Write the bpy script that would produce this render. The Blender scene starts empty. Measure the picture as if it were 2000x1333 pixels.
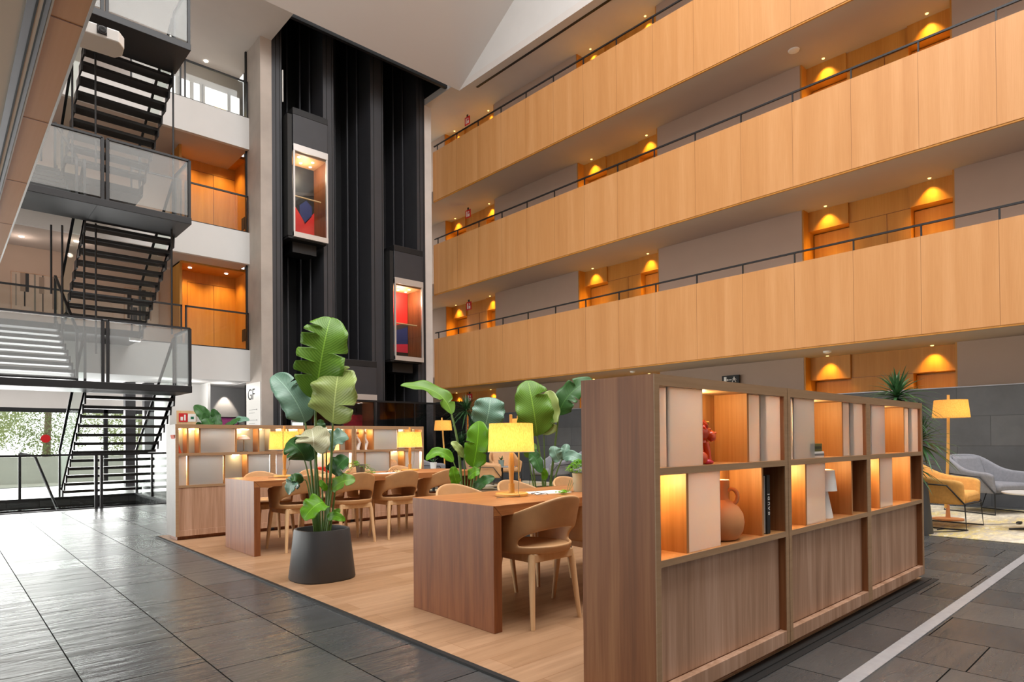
import bpy, bmesh, math, random
from mathutils import Vector, Matrix
from math import sin, cos, pi, radians, atan2, hypot
random.seed(7)
SC = bpy.context.scene
COL = SC.collection

# ---------------------------------------------------------------- helpers
def hexl(h, a=1.0):
    h = h.lstrip('#')
    o = []
    for i in (0, 2, 4):
        c = int(h[i:i+2], 16) / 255
        o.append(c / 12.92 if c <= .04045 else ((c + .055) / 1.055) ** 2.4)
    return (*o, a)

class MB:
    def __init__(s): s.v = []; s.f = []; s.uv = None
    def add(s, vs, fs):
        n = len(s.v); s.v += [tuple(p) for p in vs]; s.f += [tuple(i + n for i in f) for f in fs]; return s
    def box(s, x0, x1, y0, y1, z0, z1):
        return s.add([(x0,y0,z0),(x1,y0,z0),(x1,y1,z0),(x0,y1,z0),(x0,y0,z1),(x1,y0,z1),(x1,y1,z1),(x0,y1,z1)],
                     [(0,3,2,1),(4,5,6,7),(0,1,5,4),(1,2,6,5),(2,3,7,6),(3,0,4,7)])
    def tube(s, pts, r, n=8, caps=True):
        P = [Vector(p) for p in pts]; rings = []
        rr = r if isinstance(r, (list, tuple)) else [r] * len(P)
        ref = None
        for i, p in enumerate(P):
            d = (P[min(i+1, len(P)-1)] - P[max(i-1, 0)])
            d = d.normalized() if d.length > 1e-9 else Vector((0,0,1))
            if ref is None:
                ref = Vector((0,0,1)) if abs(d.z) < .9 else Vector((1,0,0))
            a = (ref - d * ref.dot(d))
            a = a.normalized() if a.length > 1e-6 else d.orthogonal().normalized()
            ref = a; b = d.cross(a)
            rings.append([p + (a * cos(2*pi*k/n) + b * sin(2*pi*k/n)) * rr[i] for k in range(n)])
        m = len(s.v)
        for q in rings: s.v += [tuple(x) for x in q]
        for i in range(len(P)-1):
            for k in range(n):
                k2 = (k+1) % n
                s.f.append((m+i*n+k, m+i*n+k2, m+(i+1)*n+k2, m+(i+1)*n+k))
        if caps:
            s.f.append(tuple(m+k for k in reversed(range(n))))
            s.f.append(tuple(m+(len(P)-1)*n+k for k in range(n)))
        return s
    def bar(s, p0, p1, w, h=None):
        """square bar between two points"""
        h = h or w; p0 = Vector(p0); p1 = Vector(p1); d = (p1-p0).normalized()
        ref = Vector((0,0,1)) if abs(d.z) < .9 else Vector((0,1,0))
        a = d.cross(ref).normalized(); b = a.cross(d).normalized()
        vs = []
        for p in (p0, p1):
            for u, v in ((-1,-1),(1,-1),(1,1),(-1,1)): vs.append(p + a*(u*w/2) + b*(v*h/2))
        return s.add(vs, [(0,3,2,1),(4,5,6,7),(0,1,5,4),(1,2,6,5),(2,3,7,6),(3,0,4,7)])
    def lathe(s, prof, n=24, c=(0,0,0), sx=1, sy=1, p=2.0):
        m = len(s.v)
        for r, z in prof:
            for k in range(n):
                a = 2*pi*k/n; ca, sa = cos(a), sin(a)
                if p != 2.0:
                    q = (abs(ca)**p + abs(sa)**p) ** (-1/p); ca, sa = ca*q, sa*q
                s.v.append((c[0]+r*ca*sx, c[1]+r*sa*sy, c[2]+z))
        for i in range(len(prof)-1):
            for k in range(n):
                k2 = (k+1) % n
                s.f.append((m+i*n+k, m+i*n+k2, m+(i+1)*n+k2, m+(i+1)*n+k))
        if prof[0][0] > 1e-4: s.f.append(tuple(m+k for k in reversed(range(n))))
        if prof[-1][0] > 1e-4: s.f.append(tuple(m+(len(prof)-1)*n+k for k in range(n)))
        return s
    def prism(s, poly, a0, a1, axis='y'):
        """poly in the two remaining axes, extruded along axis"""
        m = len(s.v); n = len(poly)
        for a in (a0, a1):
            for u, v in poly:
                s.v.append({'x': (a,u,v), 'y': (u,a,v), 'z': (u,v,a)}[axis])
        s.f.append(tuple(m+i for i in range(n))); s.f.append(tuple(m+n+i for i in reversed(range(n))))
        for i in range(n):
            j = (i+1) % n
            s.f.append((m+i, m+n+i, m+n+j, m+j))
        return s
    def ball(s, c, r, n=12, sx=1, sy=1, sz=1):
        pr = [(max(1e-5, sin(pi*i/n))*r, -cos(pi*i/n)*r*sz) for i in range(n+1)]
        return s.lathe(pr, n*2, c, sx, sy)
    def build(s, name, mat, parent=None, smooth=False, bevel=0, sub=0, solid=0, merge=False):
        me = bpy.data.meshes.new(name)
        me.from_pydata(s.v, [], s.f)
        if s.uv:
            ul = me.uv_layers.new(name='UVMap')
            for li, l in enumerate(me.loops): ul.data[li].uv = s.uv[l.vertex_index]
        bm = bmesh.new(); bm.from_mesh(me)
        if merge: bmesh.ops.remove_doubles(bm, verts=bm.verts, dist=1e-4)
        if not s.uv: bmesh.ops.recalc_face_normals(bm, faces=bm.faces)
        bm.to_mesh(me); bm.free()
        if isinstance(mat, (list, tuple)):
            for q in mat: me.materials.append(q)
        else: me.materials.append(mat)
        if smooth:
            for q in me.polygons: q.use_smooth = True
        o = bpy.data.objects.new(name, me); COL.objects.link(o)
        if parent: o.parent = parent
        if solid:
            q = o.modifiers.new('thickness', 'SOLIDIFY'); q.thickness = solid; q.offset = 0
        if bevel:
            q = o.modifiers.new('edge', 'BEVEL'); q.width = bevel; q.segments = 2; q.limit_method = 'ANGLE'; q.angle_limit = radians(40)
        if sub:
            q = o.modifiers.new('smooth', 'SUBSURF'); q.levels = sub; q.render_levels = sub
        if smooth and not sub:
            try: me.set_sharp_from_angle(angle=radians(42))
            except Exception: pass
        return o

def B(*a): return MB().box(*a)
def tag(o, label, cat, group=None, kind=None):
    o['label'] = label; o['category'] = cat
    if group: o['group'] = group
    if kind: o['kind'] = kind
    return o
def thing(name, label, cat, loc=(0,0,0), rz=0, group=None):
    o = bpy.data.objects.new(name, None); COL.objects.link(o)
    o.location = loc; o.rotation_euler = (0,0,rz); o.empty_display_size = .1
    return tag(o, label, cat, group)
def struct(o, label=None, cat=None):
    o['kind'] = 'structure'
    if label: o['label'] = label
    if cat: o['category'] = cat
    return o
def dup(root, loc, rz, label, group=None):
    r = root.copy(); COL.objects.link(r); r.location = loc; r.rotation_euler = (0,0,rz); r['label'] = label
    if group: r['group'] = group
    def rec(a, b):
        for ch in list(a.children):
            c = ch.copy(); COL.objects.link(c); c.parent = b; rec(ch, c)
    kids = [(root, r)]
    rec(root, r)
    return r
def lamp(name, typ, loc, power, color=(1,1,1), size=.05, rot=None, parent=None, **k):
    d = bpy.data.lights.new(name, typ); d.energy = power; d.color = color
    if typ in ('POINT', 'SPOT'): d.shadow_soft_size = size
    if typ == 'SPOT': d.spot_size = k.get('angle', 1.2); d.spot_blend = k.get('blend', .6)
    if typ == 'AREA':
        d.shape = 'RECTANGLE'; d.size = size; d.size_y = k.get('sy', size)
    o = bpy.data.objects.new(name, d); COL.objects.link(o); o.location = loc
    if rot is not None: o.rotation_euler = rot
    if parent: o.parent = parent
    return o
def aim(o, tgt):
    d = Vector(tgt) - Vector(o.location); o.rotation_euler = d.to_track_quat('-Z', 'Y').to_euler()

# ---------------------------------------------------------------- materials
def newmat(name):
    m = bpy.data.materials.new(name); m.use_nodes = True
    nt = m.node_tree; b = nt.nodes['Principled BSDF']
    return m, nt, b
def L(nt, a, b): nt.links.new(a, b)
def N(nt, t, **k):
    n = nt.nodes.new(t)
    for kk, v in k.items(): setattr(n, kk, v)
    return n
def setv(n, **k):
    for kk, v in k.items(): n.inputs[kk.replace('_', ' ')].default_value = v
def coords(nt, scale=(1,1,1), rot=(0,0,0), kind='Object', loc=(0,0,0)):
    tc = N(nt, 'ShaderNodeTexCoord'); mp = N(nt, 'ShaderNodeMapping')
    mp.inputs['Scale'].default_value = scale; mp.inputs['Rotation'].default_value = rot; mp.inputs['Location'].default_value = loc
    L(nt, tc.outputs[kind], mp.inputs['Vector']); return mp.outputs['Vector']
def ramp(nt, fac, stops):
    r = N(nt, 'ShaderNodeValToRGB'); L(nt, fac, r.inputs['Fac'])
    el = r.color_ramp.elements
    while len(el) > 1: el.remove(el[-1])
    el[0].position = stops[0][0]; el[0].color = stops[0][1]
    for p, c in stops[1:]:
        e = el.new(p); e.color = c
    return r.outputs['Color']
def bump(nt, b, h, strength=.2, dist=.01):
    q = N(nt, 'ShaderNodeBump'); q.inputs['Strength'].default_value = strength; q.inputs['Distance'].default_value = dist
    L(nt, h, q.inputs['Height']); L(nt, q.outputs['Normal'], b.inputs['Normal'])
def plain(name, h, rough=.5, metal=0, noise=0, nscale=6, bumpn=0, bscale=120, spec=.5, coat=0):
    m, nt, b = newmat(name); c = hexl(h) if isinstance(h, str) else h
    b.inputs['Base Color'].default_value = c; b.inputs['Roughness'].default_value = rough; b.inputs['Metallic'].default_value = metal
    b.inputs['Specular IOR Level'].default_value = spec
    b.inputs['Coat Weight'].default_value = coat
    if noise:
        v = coords(nt); t = N(nt, 'ShaderNodeTexNoise'); setv(t, Scale=nscale, Detail=5.0); L(nt, v, t.inputs['Vector'])
        lo = tuple(x*(1-noise) for x in c[:3]) + (1,); hi = tuple(min(1, x*(1+noise)) for x in c[:3]) + (1,)
        L(nt, ramp(nt, t.outputs['Fac'], [(.3, lo), (.7, hi)]), b.inputs['Base Color'])
    if bumpn:
        v = coords(nt); t = N(nt, 'ShaderNodeTexNoise'); setv(t, Scale=bscale, Detail=3.0); L(nt, v, t.inputs['Vector'])
        bump(nt, b, t.outputs['Fac'], bumpn, .004)
    return m
def wood(name, dark, mid, light, grain='z', width=9.0, rough=.45, contrast=1.0, board=None, axis_board='x', fine=60, joint=None, spec=.4):
    """grain runs along the named axis; broad strips plus fine fibre; optional board joints"""
    m, nt, b = newmat(name); b.inputs['Roughness'].default_value = rough; b.inputs['Specular IOR Level'].default_value = spec
    st = {'x': (.06, 1, 1), 'y': (1, .06, 1), 'z': (1, 1, .06)}[grain]
    v = coords(nt, tuple(width*q for q in st))
    t = N(nt, 'ShaderNodeTexNoise'); setv(t, Scale=1.0, Detail=4.0, Roughness=.55, Distortion=.6); L(nt, v, t.inputs['Vector'])
    v2 = coords(nt, tuple(fine*q*(.5 if q < 1 else 1) for q in st))
    t2 = N(nt, 'ShaderNodeTexNoise'); setv(t2, Scale=1.0, Detail=3.0); L(nt, v2, t2.inputs['Vector'])
    mx = N(nt, 'ShaderNodeMath', operation='MULTIPLY_ADD'); L(nt, t2.outputs['Fac'], mx.inputs[0]); mx.inputs[1].default_value = .35
    ms = N(nt, 'ShaderNodeMath', operation='MULTIPLY'); L(nt, t.outputs['Fac'], ms.inputs[0]); ms.inputs[1].default_value = .72
    L(nt, ms.outputs[0], mx.inputs[2])
    fac = mx.outputs[0]
    if board:
        tc = N(nt, 'ShaderNodeTexCoord'); sx = N(nt, 'ShaderNodeSeparateXYZ'); L(nt, tc.outputs['Object'], sx.inputs[0])
        dv = N(nt, 'ShaderNodeMath', operation='DIVIDE'); L(nt, sx.outputs[axis_board.upper()], dv.inputs[0]); dv.inputs[1].default_value = board
        fl = N(nt, 'ShaderNodeMath', operation='FLOOR'); L(nt, dv.outputs[0], fl.inputs[0])
        wn = N(nt, 'ShaderNodeTexWhiteNoise', noise_dimensions='1D'); L(nt, fl.outputs[0], wn.inputs['W'])
        a = N(nt, 'ShaderNodeMath', operation='MULTIPLY_ADD'); L(nt, wn.outputs['Value'], a.inputs[0]); a.inputs[1].default_value = .16
        c = N(nt, 'ShaderNodeMath', operation='SUBTRACT'); L(nt, fac, c.inputs[0]); c.inputs[1].default_value = .08
        L(nt, c.outputs[0], a.inputs[2]); fac = a.outputs[0]
    w = .16 / contrast
    col = ramp(nt, fac, [(.5-w*1.6, hexl(dark)), (.5, hexl(mid)), (.5+w*1.6, hexl(light))])
    if joint:
        tc = N(nt, 'ShaderNodeTexCoord'); sx = N(nt, 'ShaderNodeSeparateXYZ'); L(nt, tc.outputs['Object'], sx.inputs[0])
        ax, per, off, wd = joint
        md = N(nt, 'ShaderNodeMath', operation='ADD'); L(nt, sx.outputs[ax.upper()], md.inputs[0]); md.inputs[1].default_value = -off + 100*per
        m2 = N(nt, 'ShaderNodeMath', operation='MODULO'); L(nt, md.outputs[0], m2.inputs[0]); m2.inputs[1].default_value = per
        lt = N(nt, 'ShaderNodeMath', operation='LESS_THAN'); L(nt, m2.outputs[0], lt.inputs[0]); lt.inputs[1].default_value = wd
        mc = N(nt, 'ShaderNodeMixRGB'); L(nt, lt.outputs[0], mc.inputs['Fac']); L(nt, col, mc.inputs['Color1']); mc.inputs['Color2'].default_value = tuple(q*.55 for q in hexl(dark)[:3]) + (1,)
        col = mc.outputs['Color']
    L(nt, col, b.inputs['Base Color'])
    bump(nt, b, fac, .08, .003)
    return m
def emis(name, h, s):
    m, nt, b = newmat(name); c = hexl(h) if isinstance(h, str) else h
    b.inputs['Base Color'].default_value = c; b.inputs['Emission Color'].default_value = c; b.inputs['Emission Strength'].default_value = s
    return m
def glass(name, tint=(1,1,1,1), refl=.5, alpha=.92, rough=.02):
    m, nt, b = newmat(name); nt.nodes.remove(b); out = nt.nodes['Material Output']
    tr = N(nt, 'ShaderNodeBsdfTransparent'); tr.inputs['Color'].default_value = tint
    gl = N(nt, 'ShaderNodeBsdfGlossy'); gl.inputs['Roughness'].default_value = rough
    fr = N(nt, 'ShaderNodeFresnel'); fr.inputs['IOR'].default_value = 1.5
    mm = N(nt, 'ShaderNodeMath', operation='MULTIPLY'); L(nt, fr.outputs[0], mm.inputs[0]); mm.inputs[1].default_value = refl
    mx = N(nt, 'ShaderNodeMixShader'); L(nt, mm.outputs[0], mx.inputs[0]); L(nt, tr.outputs[0], mx.inputs[1]); L(nt, gl.outputs[0], mx.inputs[2])
    L(nt, mx.outputs[0], out.inputs['Surface']); return m
def frosted(name, h, trans=.55, rough=.15, clear=.12):
    """milky glass: diffuse + translucent body, glossy face"""
    m, nt, b = newmat(name); nt.nodes.remove(b); out = nt.nodes['Material Output']; c = hexl(h)
    df = N(nt, 'ShaderNodeBsdfDiffuse'); df.inputs['Color'].default_value = c
    tl = N(nt, 'ShaderNodeBsdfTranslucent'); tl.inputs['Color'].default_value = c
    tp = N(nt, 'ShaderNodeBsdfRefraction'); tp.inputs['Roughness'].default_value = .35; tp.inputs['IOR'].default_value = 1.02; tp.inputs['Color'].default_value = c
    gl = N(nt, 'ShaderNodeBsdfGlossy'); gl.inputs['Roughness'].default_value = rough
    m1 = N(nt, 'ShaderNodeMixShader'); m1.inputs[0].default_value = trans; L(nt, df.outputs[0], m1.inputs[1]); L(nt, tl.outputs[0], m1.inputs[2])
    m2 = N(nt, 'ShaderNodeMixShader'); m2.inputs[0].default_value = clear; L(nt, m1.outputs[0], m2.inputs[1]); L(nt, tp.outputs[0], m2.inputs[2])
    fr = N(nt, 'ShaderNodeFresnel'); fr.inputs['IOR'].default_value = 1.5
    m3 = N(nt, 'ShaderNodeMixShader'); L(nt, fr.outputs[0], m3.inputs[0]); L(nt, m2.outputs[0], m3.inputs[1]); L(nt, gl.outputs[0], m3.inputs[2])
    L(nt, m3.outputs[0], out.inputs['Surface']); return m
def leafmat(name, dark, light, trans=.35, rough=.38, veins=34.0):
    m, nt, b = newmat(name); out = nt.nodes['Material Output']
    tc = N(nt, 'ShaderNodeTexCoord'); sx = N(nt, 'ShaderNodeSeparateXYZ'); L(nt, tc.outputs['UV'], sx.inputs[0])
    ab = N(nt, 'ShaderNodeMath', operation='ABSOLUTE'); L(nt, sx.outputs['X'], ab.inputs[0])
    k = N(nt, 'ShaderNodeMath', operation='MULTIPLY_ADD'); L(nt, ab.outputs[0], k.inputs[0]); k.inputs[1].default_value = -.16; L(nt, sx.outputs['Y'], k.inputs[2])
    sc = N(nt, 'ShaderNodeMath', operation='MULTIPLY'); L(nt, k.outputs[0], sc.inputs[0]); sc.inputs[1].default_value = veins*6.28
    sn = N(nt, 'ShaderNodeMath', operation='SINE'); L(nt, sc.outputs[0], sn.inputs[0])
    h = N(nt, 'ShaderNodeMath', operation='MULTIPLY_ADD'); L(nt, sn.outputs[0], h.inputs[0]); h.inputs[1].default_value = .22; h.inputs[2].default_value = .45
    col = ramp(nt, h.outputs[0], [(0, hexl(dark)), (1, hexl(light))])
    lt = N(nt, 'ShaderNodeMath', operation='LESS_THAN'); L(nt, ab.outputs[0], lt.inputs[0]); lt.inputs[1].default_value = .03
    mc = N(nt, 'ShaderNodeMixRGB'); L(nt, lt.outputs[0], mc.inputs['Fac']); L(nt, col, mc.inputs['Color1']); mc.inputs['Color2'].default_value = tuple(min(1, q*1.25) for q in hexl(light)[:3]) + (1,)
    L(nt, mc.outputs['Color'], b.inputs['Base Color']); b.inputs['Roughness'].default_value = rough
    bump(nt, b, sn.outputs[0], .12, .003)
    tl = N(nt, 'ShaderNodeBsdfTranslucent'); L(nt, mc.outputs['Color'], tl.inputs['Color'])
    mx = N(nt, 'ShaderNodeMixShader'); mx.inputs[0].default_value = trans
    L(nt, b.outputs[0], mx.inputs[1]); L(nt, tl.outputs[0], mx.inputs[2]); L(nt, mx.outputs[0], out.inputs['Surface']); return m
def slate_floor(name):
    m, nt, b = newmat(name)
    tc = N(nt, 'ShaderNodeTexCoord'); sx = N(nt, 'ShaderNodeSeparateXYZ'); L(nt, tc.outputs['Object'], sx.inputs[0])
    def M(op, a, bb=None, c=None):
        n = N(nt, 'ShaderNodeMath', operation=op)
        for i, q in enumerate((a, bb, c)):
            if q is None: continue
            if isinstance(q, (int, float)): n.inputs[i].default_value = q
            else: L(nt, q, n.inputs[i])
        return n.outputs[0]
    W = .52
    u = M('DIVIDE', M('ADD', sx.outputs['X'], 52.0), W); cu = M('FLOOR', u); fu = M('FRACT', u)
    wn = N(nt, 'ShaderNodeTexWhiteNoise', noise_dimensions='1D'); L(nt, cu, wn.inputs['W'])
    ln = M('MULTIPLY_ADD', wn.outputs['Value'], .35, .55)
    v = M('DIVIDE', M('ADD', sx.outputs['Y'], M('MULTIPLY_ADD', wn.outputs['Value'], 37.0, 60.0)), ln); cv = M('FLOOR', v); fv = M('FRACT', v)
    eu = M('MULTIPLY', M('MINIMUM', fu, M('SUBTRACT', 1.0, fu)), W)
    ev = M('MULTIPLY', M('MINIMUM', fv, M('SUBTRACT', 1.0, fv)), ln)
    joint = M('LESS_THAN', M('MINIMUM', eu, ev), .0034)
    cb = N(nt, 'ShaderNodeCombineXYZ'); L(nt, cu, cb.inputs[0]); L(nt, cv, cb.inputs[1])
    w2 = N(nt, 'ShaderNodeTexWhiteNoise', noise_dimensions='3D'); L(nt, cb.outputs[0], w2.inputs['Vector'])
    ns = N(nt, 'ShaderNodeTexNoise'); setv(ns, Scale=3.2, Detail=7.0, Roughness=.62); L(nt, coords(nt, (.55, 1.6, 1)), ns.inputs['Vector'])
    n2 = N(nt, 'ShaderNodeTexNoise'); setv(n2, Scale=7.0, Detail=6.0, Roughness=.62, Distortion=1.2); L(nt, coords(nt, (.30, 1.7, 1)), n2.inputs['Vector'])
    f = M('ADD', M('MULTIPLY', ns.outputs['Fac'], .55), M('MULTIPLY', w2.outputs['Value'], .28))
    col = ramp(nt, f, [(.15, hexl('#333537')), (.5, hexl('#494a4a')), (.9, hexl('#5f5d5a'))])
    mc = N(nt, 'ShaderNodeMixRGB'); L(nt, joint, mc.inputs['Fac']); L(nt, col, mc.inputs['Color1']); mc.inputs['Color2'].default_value = hexl('#0c0c0b')
    L(nt, mc.outputs['Color'], b.inputs['Base Color'])
    L(nt, M('ADD', M('ADD', M('MULTIPLY_ADD', n2.outputs['Fac'], .16, .16), M('MULTIPLY', joint, .6)), M('MULTIPLY', w2.outputs['Value'], .07)), b.inputs['Roughness']); L(nt, M('SUBTRACT', .65, M('MULTIPLY', joint, .6)), b.inputs['Specular IOR Level'])
    hh = M('ADD', M('MULTIPLY', n2.outputs['Fac'], .6), M('MULTIPLY', ns.outputs['Fac'], .5)); hh = M('SUBTRACT', hh, M('MULTIPLY', joint, .9))
    bump(nt, b, hh, .65, .014)
    return m
def slate_wall(name):
    m, nt, b = newmat(name)
    tc = N(nt, 'ShaderNodeTexCoord'); sp = N(nt, 'ShaderNodeSeparateXYZ'); L(nt, tc.outputs['Object'], sp.inputs[0])
    cb = N(nt, 'ShaderNodeCombineXYZ'); L(nt, sp.outputs['Y'], cb.inputs[0]); L(nt, sp.outputs['Z'], cb.inputs[1])
    br = N(nt, 'ShaderNodeTexBrick'); L(nt, cb.outputs[0], br.inputs['Vector'])
    setv(br, Scale=1.0, Mortar_Size=.004, Brick_Width=.9, Row_Height=.485, Bias=0.0)
    br.inputs['Color1'].default_value = hexl('#4a4b4e'); br.inputs['Color2'].default_value = hexl('#5a5a5b'); br.inputs['Mortar'].default_value = hexl('#333335')
    ns = N(nt, 'ShaderNodeTexNoise'); setv(ns, Scale=2.5, Detail=8.0, Roughness=.65); L(nt, coords(nt), ns.inputs['Vector'])
    mc = N(nt, 'ShaderNodeMixRGB', blend_type='MULTIPLY'); mc.inputs['Fac'].default_value = 1
    L(nt, br.outputs['Color'], mc.inputs['Color1']); L(nt, ramp(nt, ns.outputs['Fac'], [(.3, (.75,.75,.75,1)), (.7, (1,1,1,1))]), mc.inputs['Color2'])
    L(nt, mc.outputs['Color'], b.inputs['Base Color']); b.inputs['Roughness'].default_value = .6
    bump(nt, b, ns.outputs['Fac'], .3, .01); return m
def floorboards(name):
    m, nt, b = newmat(name)
    br = N(nt, 'ShaderNodeTexBrick'); L(nt, coords(nt), br.inputs['Vector'])
    setv(br, Scale=1.0, Mortar_Size=.0015, Brick_Width=1.4, Row_Height=.19, Bias=0.0)
    br.inputs['Color1'].default_value = hexl('#a37d5c'); br.inputs['Color2'].default_value = hexl('#b59070'); br.inputs['Mortar'].default_value = hexl('#8a5f3d')
    t = N(nt, 'ShaderNodeTexNoise'); setv(t, Scale=1.0, Detail=6.0, Roughness=.6, Distortion=.5); L(nt, coords(nt, (1.2, 16, 1)), t.inputs['Vector'])
    mc = N(nt, 'ShaderNodeMixRGB', blend_type='MULTIPLY'); mc.inputs['Fac'].default_value = 1
    L(nt, br.outputs['Color'], mc.inputs['Color1']); L(nt, ramp(nt, t.outputs['Fac'], [(.3, (.72,.68,.64,1)), (.65, (1,1,1,1))]), mc.inputs['Color2'])
    L(nt, mc.outputs['Color'], b.inputs['Base Color']); b.inputs['Roughness'].default_value = .38; bump(nt, b, t.outputs['Fac'], .06, .003); return m
def rugmat(name):
    m, nt, b = newmat(name)
    t = N(nt, 'ShaderNodeTexNoise'); setv(t, Scale=5.0, Detail=10.0, Roughness=.75); L(nt, coords(nt, (.6, 2.2, 1)), t.inputs['Vector'])
    t2 = N(nt, 'ShaderNodeTexNoise'); setv(t2, Scale=1.3, Detail=3.0); L(nt, coords(nt), t2.inputs['Vector'])
    c1 = ramp(nt, t.outputs['Fac'], [(.33, hexl('#8a7f74')), (.45, hexl('#b9ad98')), (.54, hexl('#c8b36a')), (.62, hexl('#d8cfb8')), (.75, hexl('#9c937f'))])
    c2 = ramp(nt, t.outputs['Fac'], [(.35, hexl('#a79f92')), (.5, hexl('#c9c0ae')), (.65, hexl('#e0d8c6'))])
    mc = N(nt, 'ShaderNodeMixRGB'); L(nt, ramp(nt, t2.outputs['Fac'], [(.4, (0,0,0,1)), (.6, (1,1,1,1))]), mc.inputs['Fac']); L(nt, c1, mc.inputs['Color1']); L(nt, c2, mc.inputs['Color2'])
    L(nt, mc.outputs['Color'], b.inputs['Base Color']); b.inputs['Roughness'].default_value = .95
    t3 = N(nt, 'ShaderNodeTexNoise'); setv(t3, Scale=240.0); L(nt, coords(nt), t3.inputs['Vector']); bump(nt, b, t3.outputs['Fac'], .5, .006); return m

M = {}
M['slate'] = slate_floor('slate tiles'); M['slatewall'] = slate_wall('slate cladding'); M['boards'] = floorboards('oak floorboards'); M['rug'] = rugmat('patterned carpet')
M['maple'] = wood('maple panelling', '#ae7440', '#c08852', '#d19c69', 'z', 4.0, .5, .55, board=.17, axis_board='y', fine=70, joint=('y', 1.02, 1.99, .006))
M['niche'] = wood('honey oak panelling', '#ad7226', '#bd8033', '#cd9243', 'z', 6.0, .5, .8, fine=60)
M['oak'] = wood('oak veneer', '#8a654d', '#ad886e', '#caa790', 'z', 14.0, .5, 1.0, board=.085, axis_board='x', fine=90)
M['oakend'] = wood('oak veneer end', '#63391d', '#85522f', '#a06c45', 'z', 12.0, .5, 1.0, board=.09, axis_board='y', fine=80)
M['oakin'] = wood('oak interior', '#8a5a2e', '#a87443', '#be8a56', 'z', 12.0, .5, .9, fine=80)
M['oakedge'] = wood('oak edging', '#8f6f4f', '#a08060', '#b09070', 'x', 40.0, .5, .6, fine=140)
M['oakwindowlit'] = plain('oak panel in window light', '#86807b', .5, noise=.08)  # cool window light put into the end panel's oak as grey
M['walnut'] = wood('walnut veneer', '#5a2e17', '#7f4a29', '#9c643c', 'z', 22.0, .42, .9, fine=140)
M['walnutx'] = wood('walnut top', '#7f4c2c', '#a56a3e', '#c08450', 'x', 22.0, .4, .9, fine=140)
M['soffitwood'] = wood('beech soffit', '#c48a5c', '#cf9767', '#d9a477', 'y', 4.0, .5, .5, fine=50)
M['beech'] = wood('pale beech', '#c79b6c', '#d8b184', '#e6c69d', 'z', 20.0, .5, .8, fine=120)
M['lampwood'] = wood('lamp ash wood', '#c98f45', '#dba452', '#e8b768', 'z', 22.0, .45, .7, fine=120)
M['lampwood2'] = wood('floor lamp wood', '#b57442', '#c78450', '#d8975f', 'z', 22.0, .45, .7, fine=120)
M['tan'] = plain('tan leather', '#c29668', .55, noise=.1, nscale=9, bumpn=.15, bscale=260)
M['white'] = plain('white plaster', '#d3d1cf', .8, noise=.02, nscale=2)
M['ceil'] = plain('ceiling plaster', '#d2ccc8', .85, noise=.02, nscale=2)
M['greige'] = plain('corridor plaster', '#b39c8c', .85, noise=.02, nscale=2)
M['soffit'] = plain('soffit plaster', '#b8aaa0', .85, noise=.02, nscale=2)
M['concrete'] = plain('fair faced concrete', '#aea39a', .8, noise=.12, nscale=1.6, bumpn=.1, bscale=40)
M['concretel'] = plain('pale concrete edge', '#cfc8c2', .8, noise=.05, nscale=3)
M['beige'] = plain('beige soffit', '#d6c6b4', .85)
M['steel'] = plain('black painted steel', '#1d1d1f', .45, .2, noise=.1, nscale=5)
M['steelmid'] = plain('charcoal shaft steel', '#38383c', .5, .1, noise=.06, nscale=3)
M['steeldark'] = plain('dark shaft lining', '#161618', .55, .1, noise=.15, nscale=2)
M['tread'] = plain('black steel tread', '#1a1a1b', .4, .1)
M['metalgrey'] = plain('grey metal', '#8d8c90', .4, .6)
M['alu'] = plain('brushed aluminium', '#cfcac6', .35, .5)
M['chrome'] = plain('chrome', '#d0d0d0', .15, 1)
M['black'] = plain('matt black', '#141414', .6)
M['pot'] = plain('charcoal planter', '#3b3b3d', .5, bumpn=.08, bscale=300)
M['soil'] = plain('soil', '#2a2019', .95, noise=.3, nscale=40, bumpn=.6, bscale=80)
M['stem'] = plain('green stalk', '#5d7a3a', .45, noise=.25, nscale=14)
M['glass'] = glass('clear balustrade glass', (.95,.97,.96,1), .45)
M['sheenglass'] = glass('landing balustrade glass', (.84,.86,.86,1), .35)
def milky(m, amount, h):
    nt = m.node_tree; out = nt.nodes['Material Output']; src = out.inputs['Surface'].links[0].from_socket
    d = N(nt, 'ShaderNodeBsdfDiffuse'); d.inputs['Color'].default_value = hexl(h); mx = N(nt, 'ShaderNodeMixShader'); mx.inputs[0].default_value = amount
    L(nt, src, mx.inputs[1]); L(nt, d.outputs[0], mx.inputs[2]); L(nt, mx.outputs[0], out.inputs['Surface'])
milky(M['sheenglass'], .14, '#eef0f0')  # dusty reflective sheen put into the landing glass as flat white
M['darkglass'] = glass('smoked glass screen', (.36,.36,.38,1), 1.2)
M['window'] = glass('window glass', (.97,1,.98,1), .8)
M['flightglass'] = glass('stair flight glass', (.93,.97,.95,1), .02)
M['slope'] = plain('rooflight plaster', '#cbc4c0', .85)
M['frost'] = frosted('frosted glass', '#f5f0e8', .66, .03, .03)
M['frostclear'] = frosted('reeded glass', '#f4f4f0', .62, .08, .26)
M['led'] = emis('warm led strip', (1, .78, .45, 1), 10)
M['bulb'] = emis('downlight', (1, .93, .82, 1), 6)
M['bulbniche'] = emis('amber downlight', (1, .68, .22, 1), 2.5)
M['white2'] = plain('white lacquer', '#ece9e4', .4)
M['stonegrey'] = plain('polished stone strip', '#8f8e90', .45, noise=.1, nscale=20)
M['paper'] = plain('paper', '#e8e6e0', .8)
M['red'] = plain('signal red', '#c8151b', .45)
M['signgreen'] = plain('sign green', '#0d6a47', .4)
M['yellowfab'] = plain('mustard wool', '#dba258', .9, noise=.08, nscale=30, bumpn=.35, bscale=420)
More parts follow.
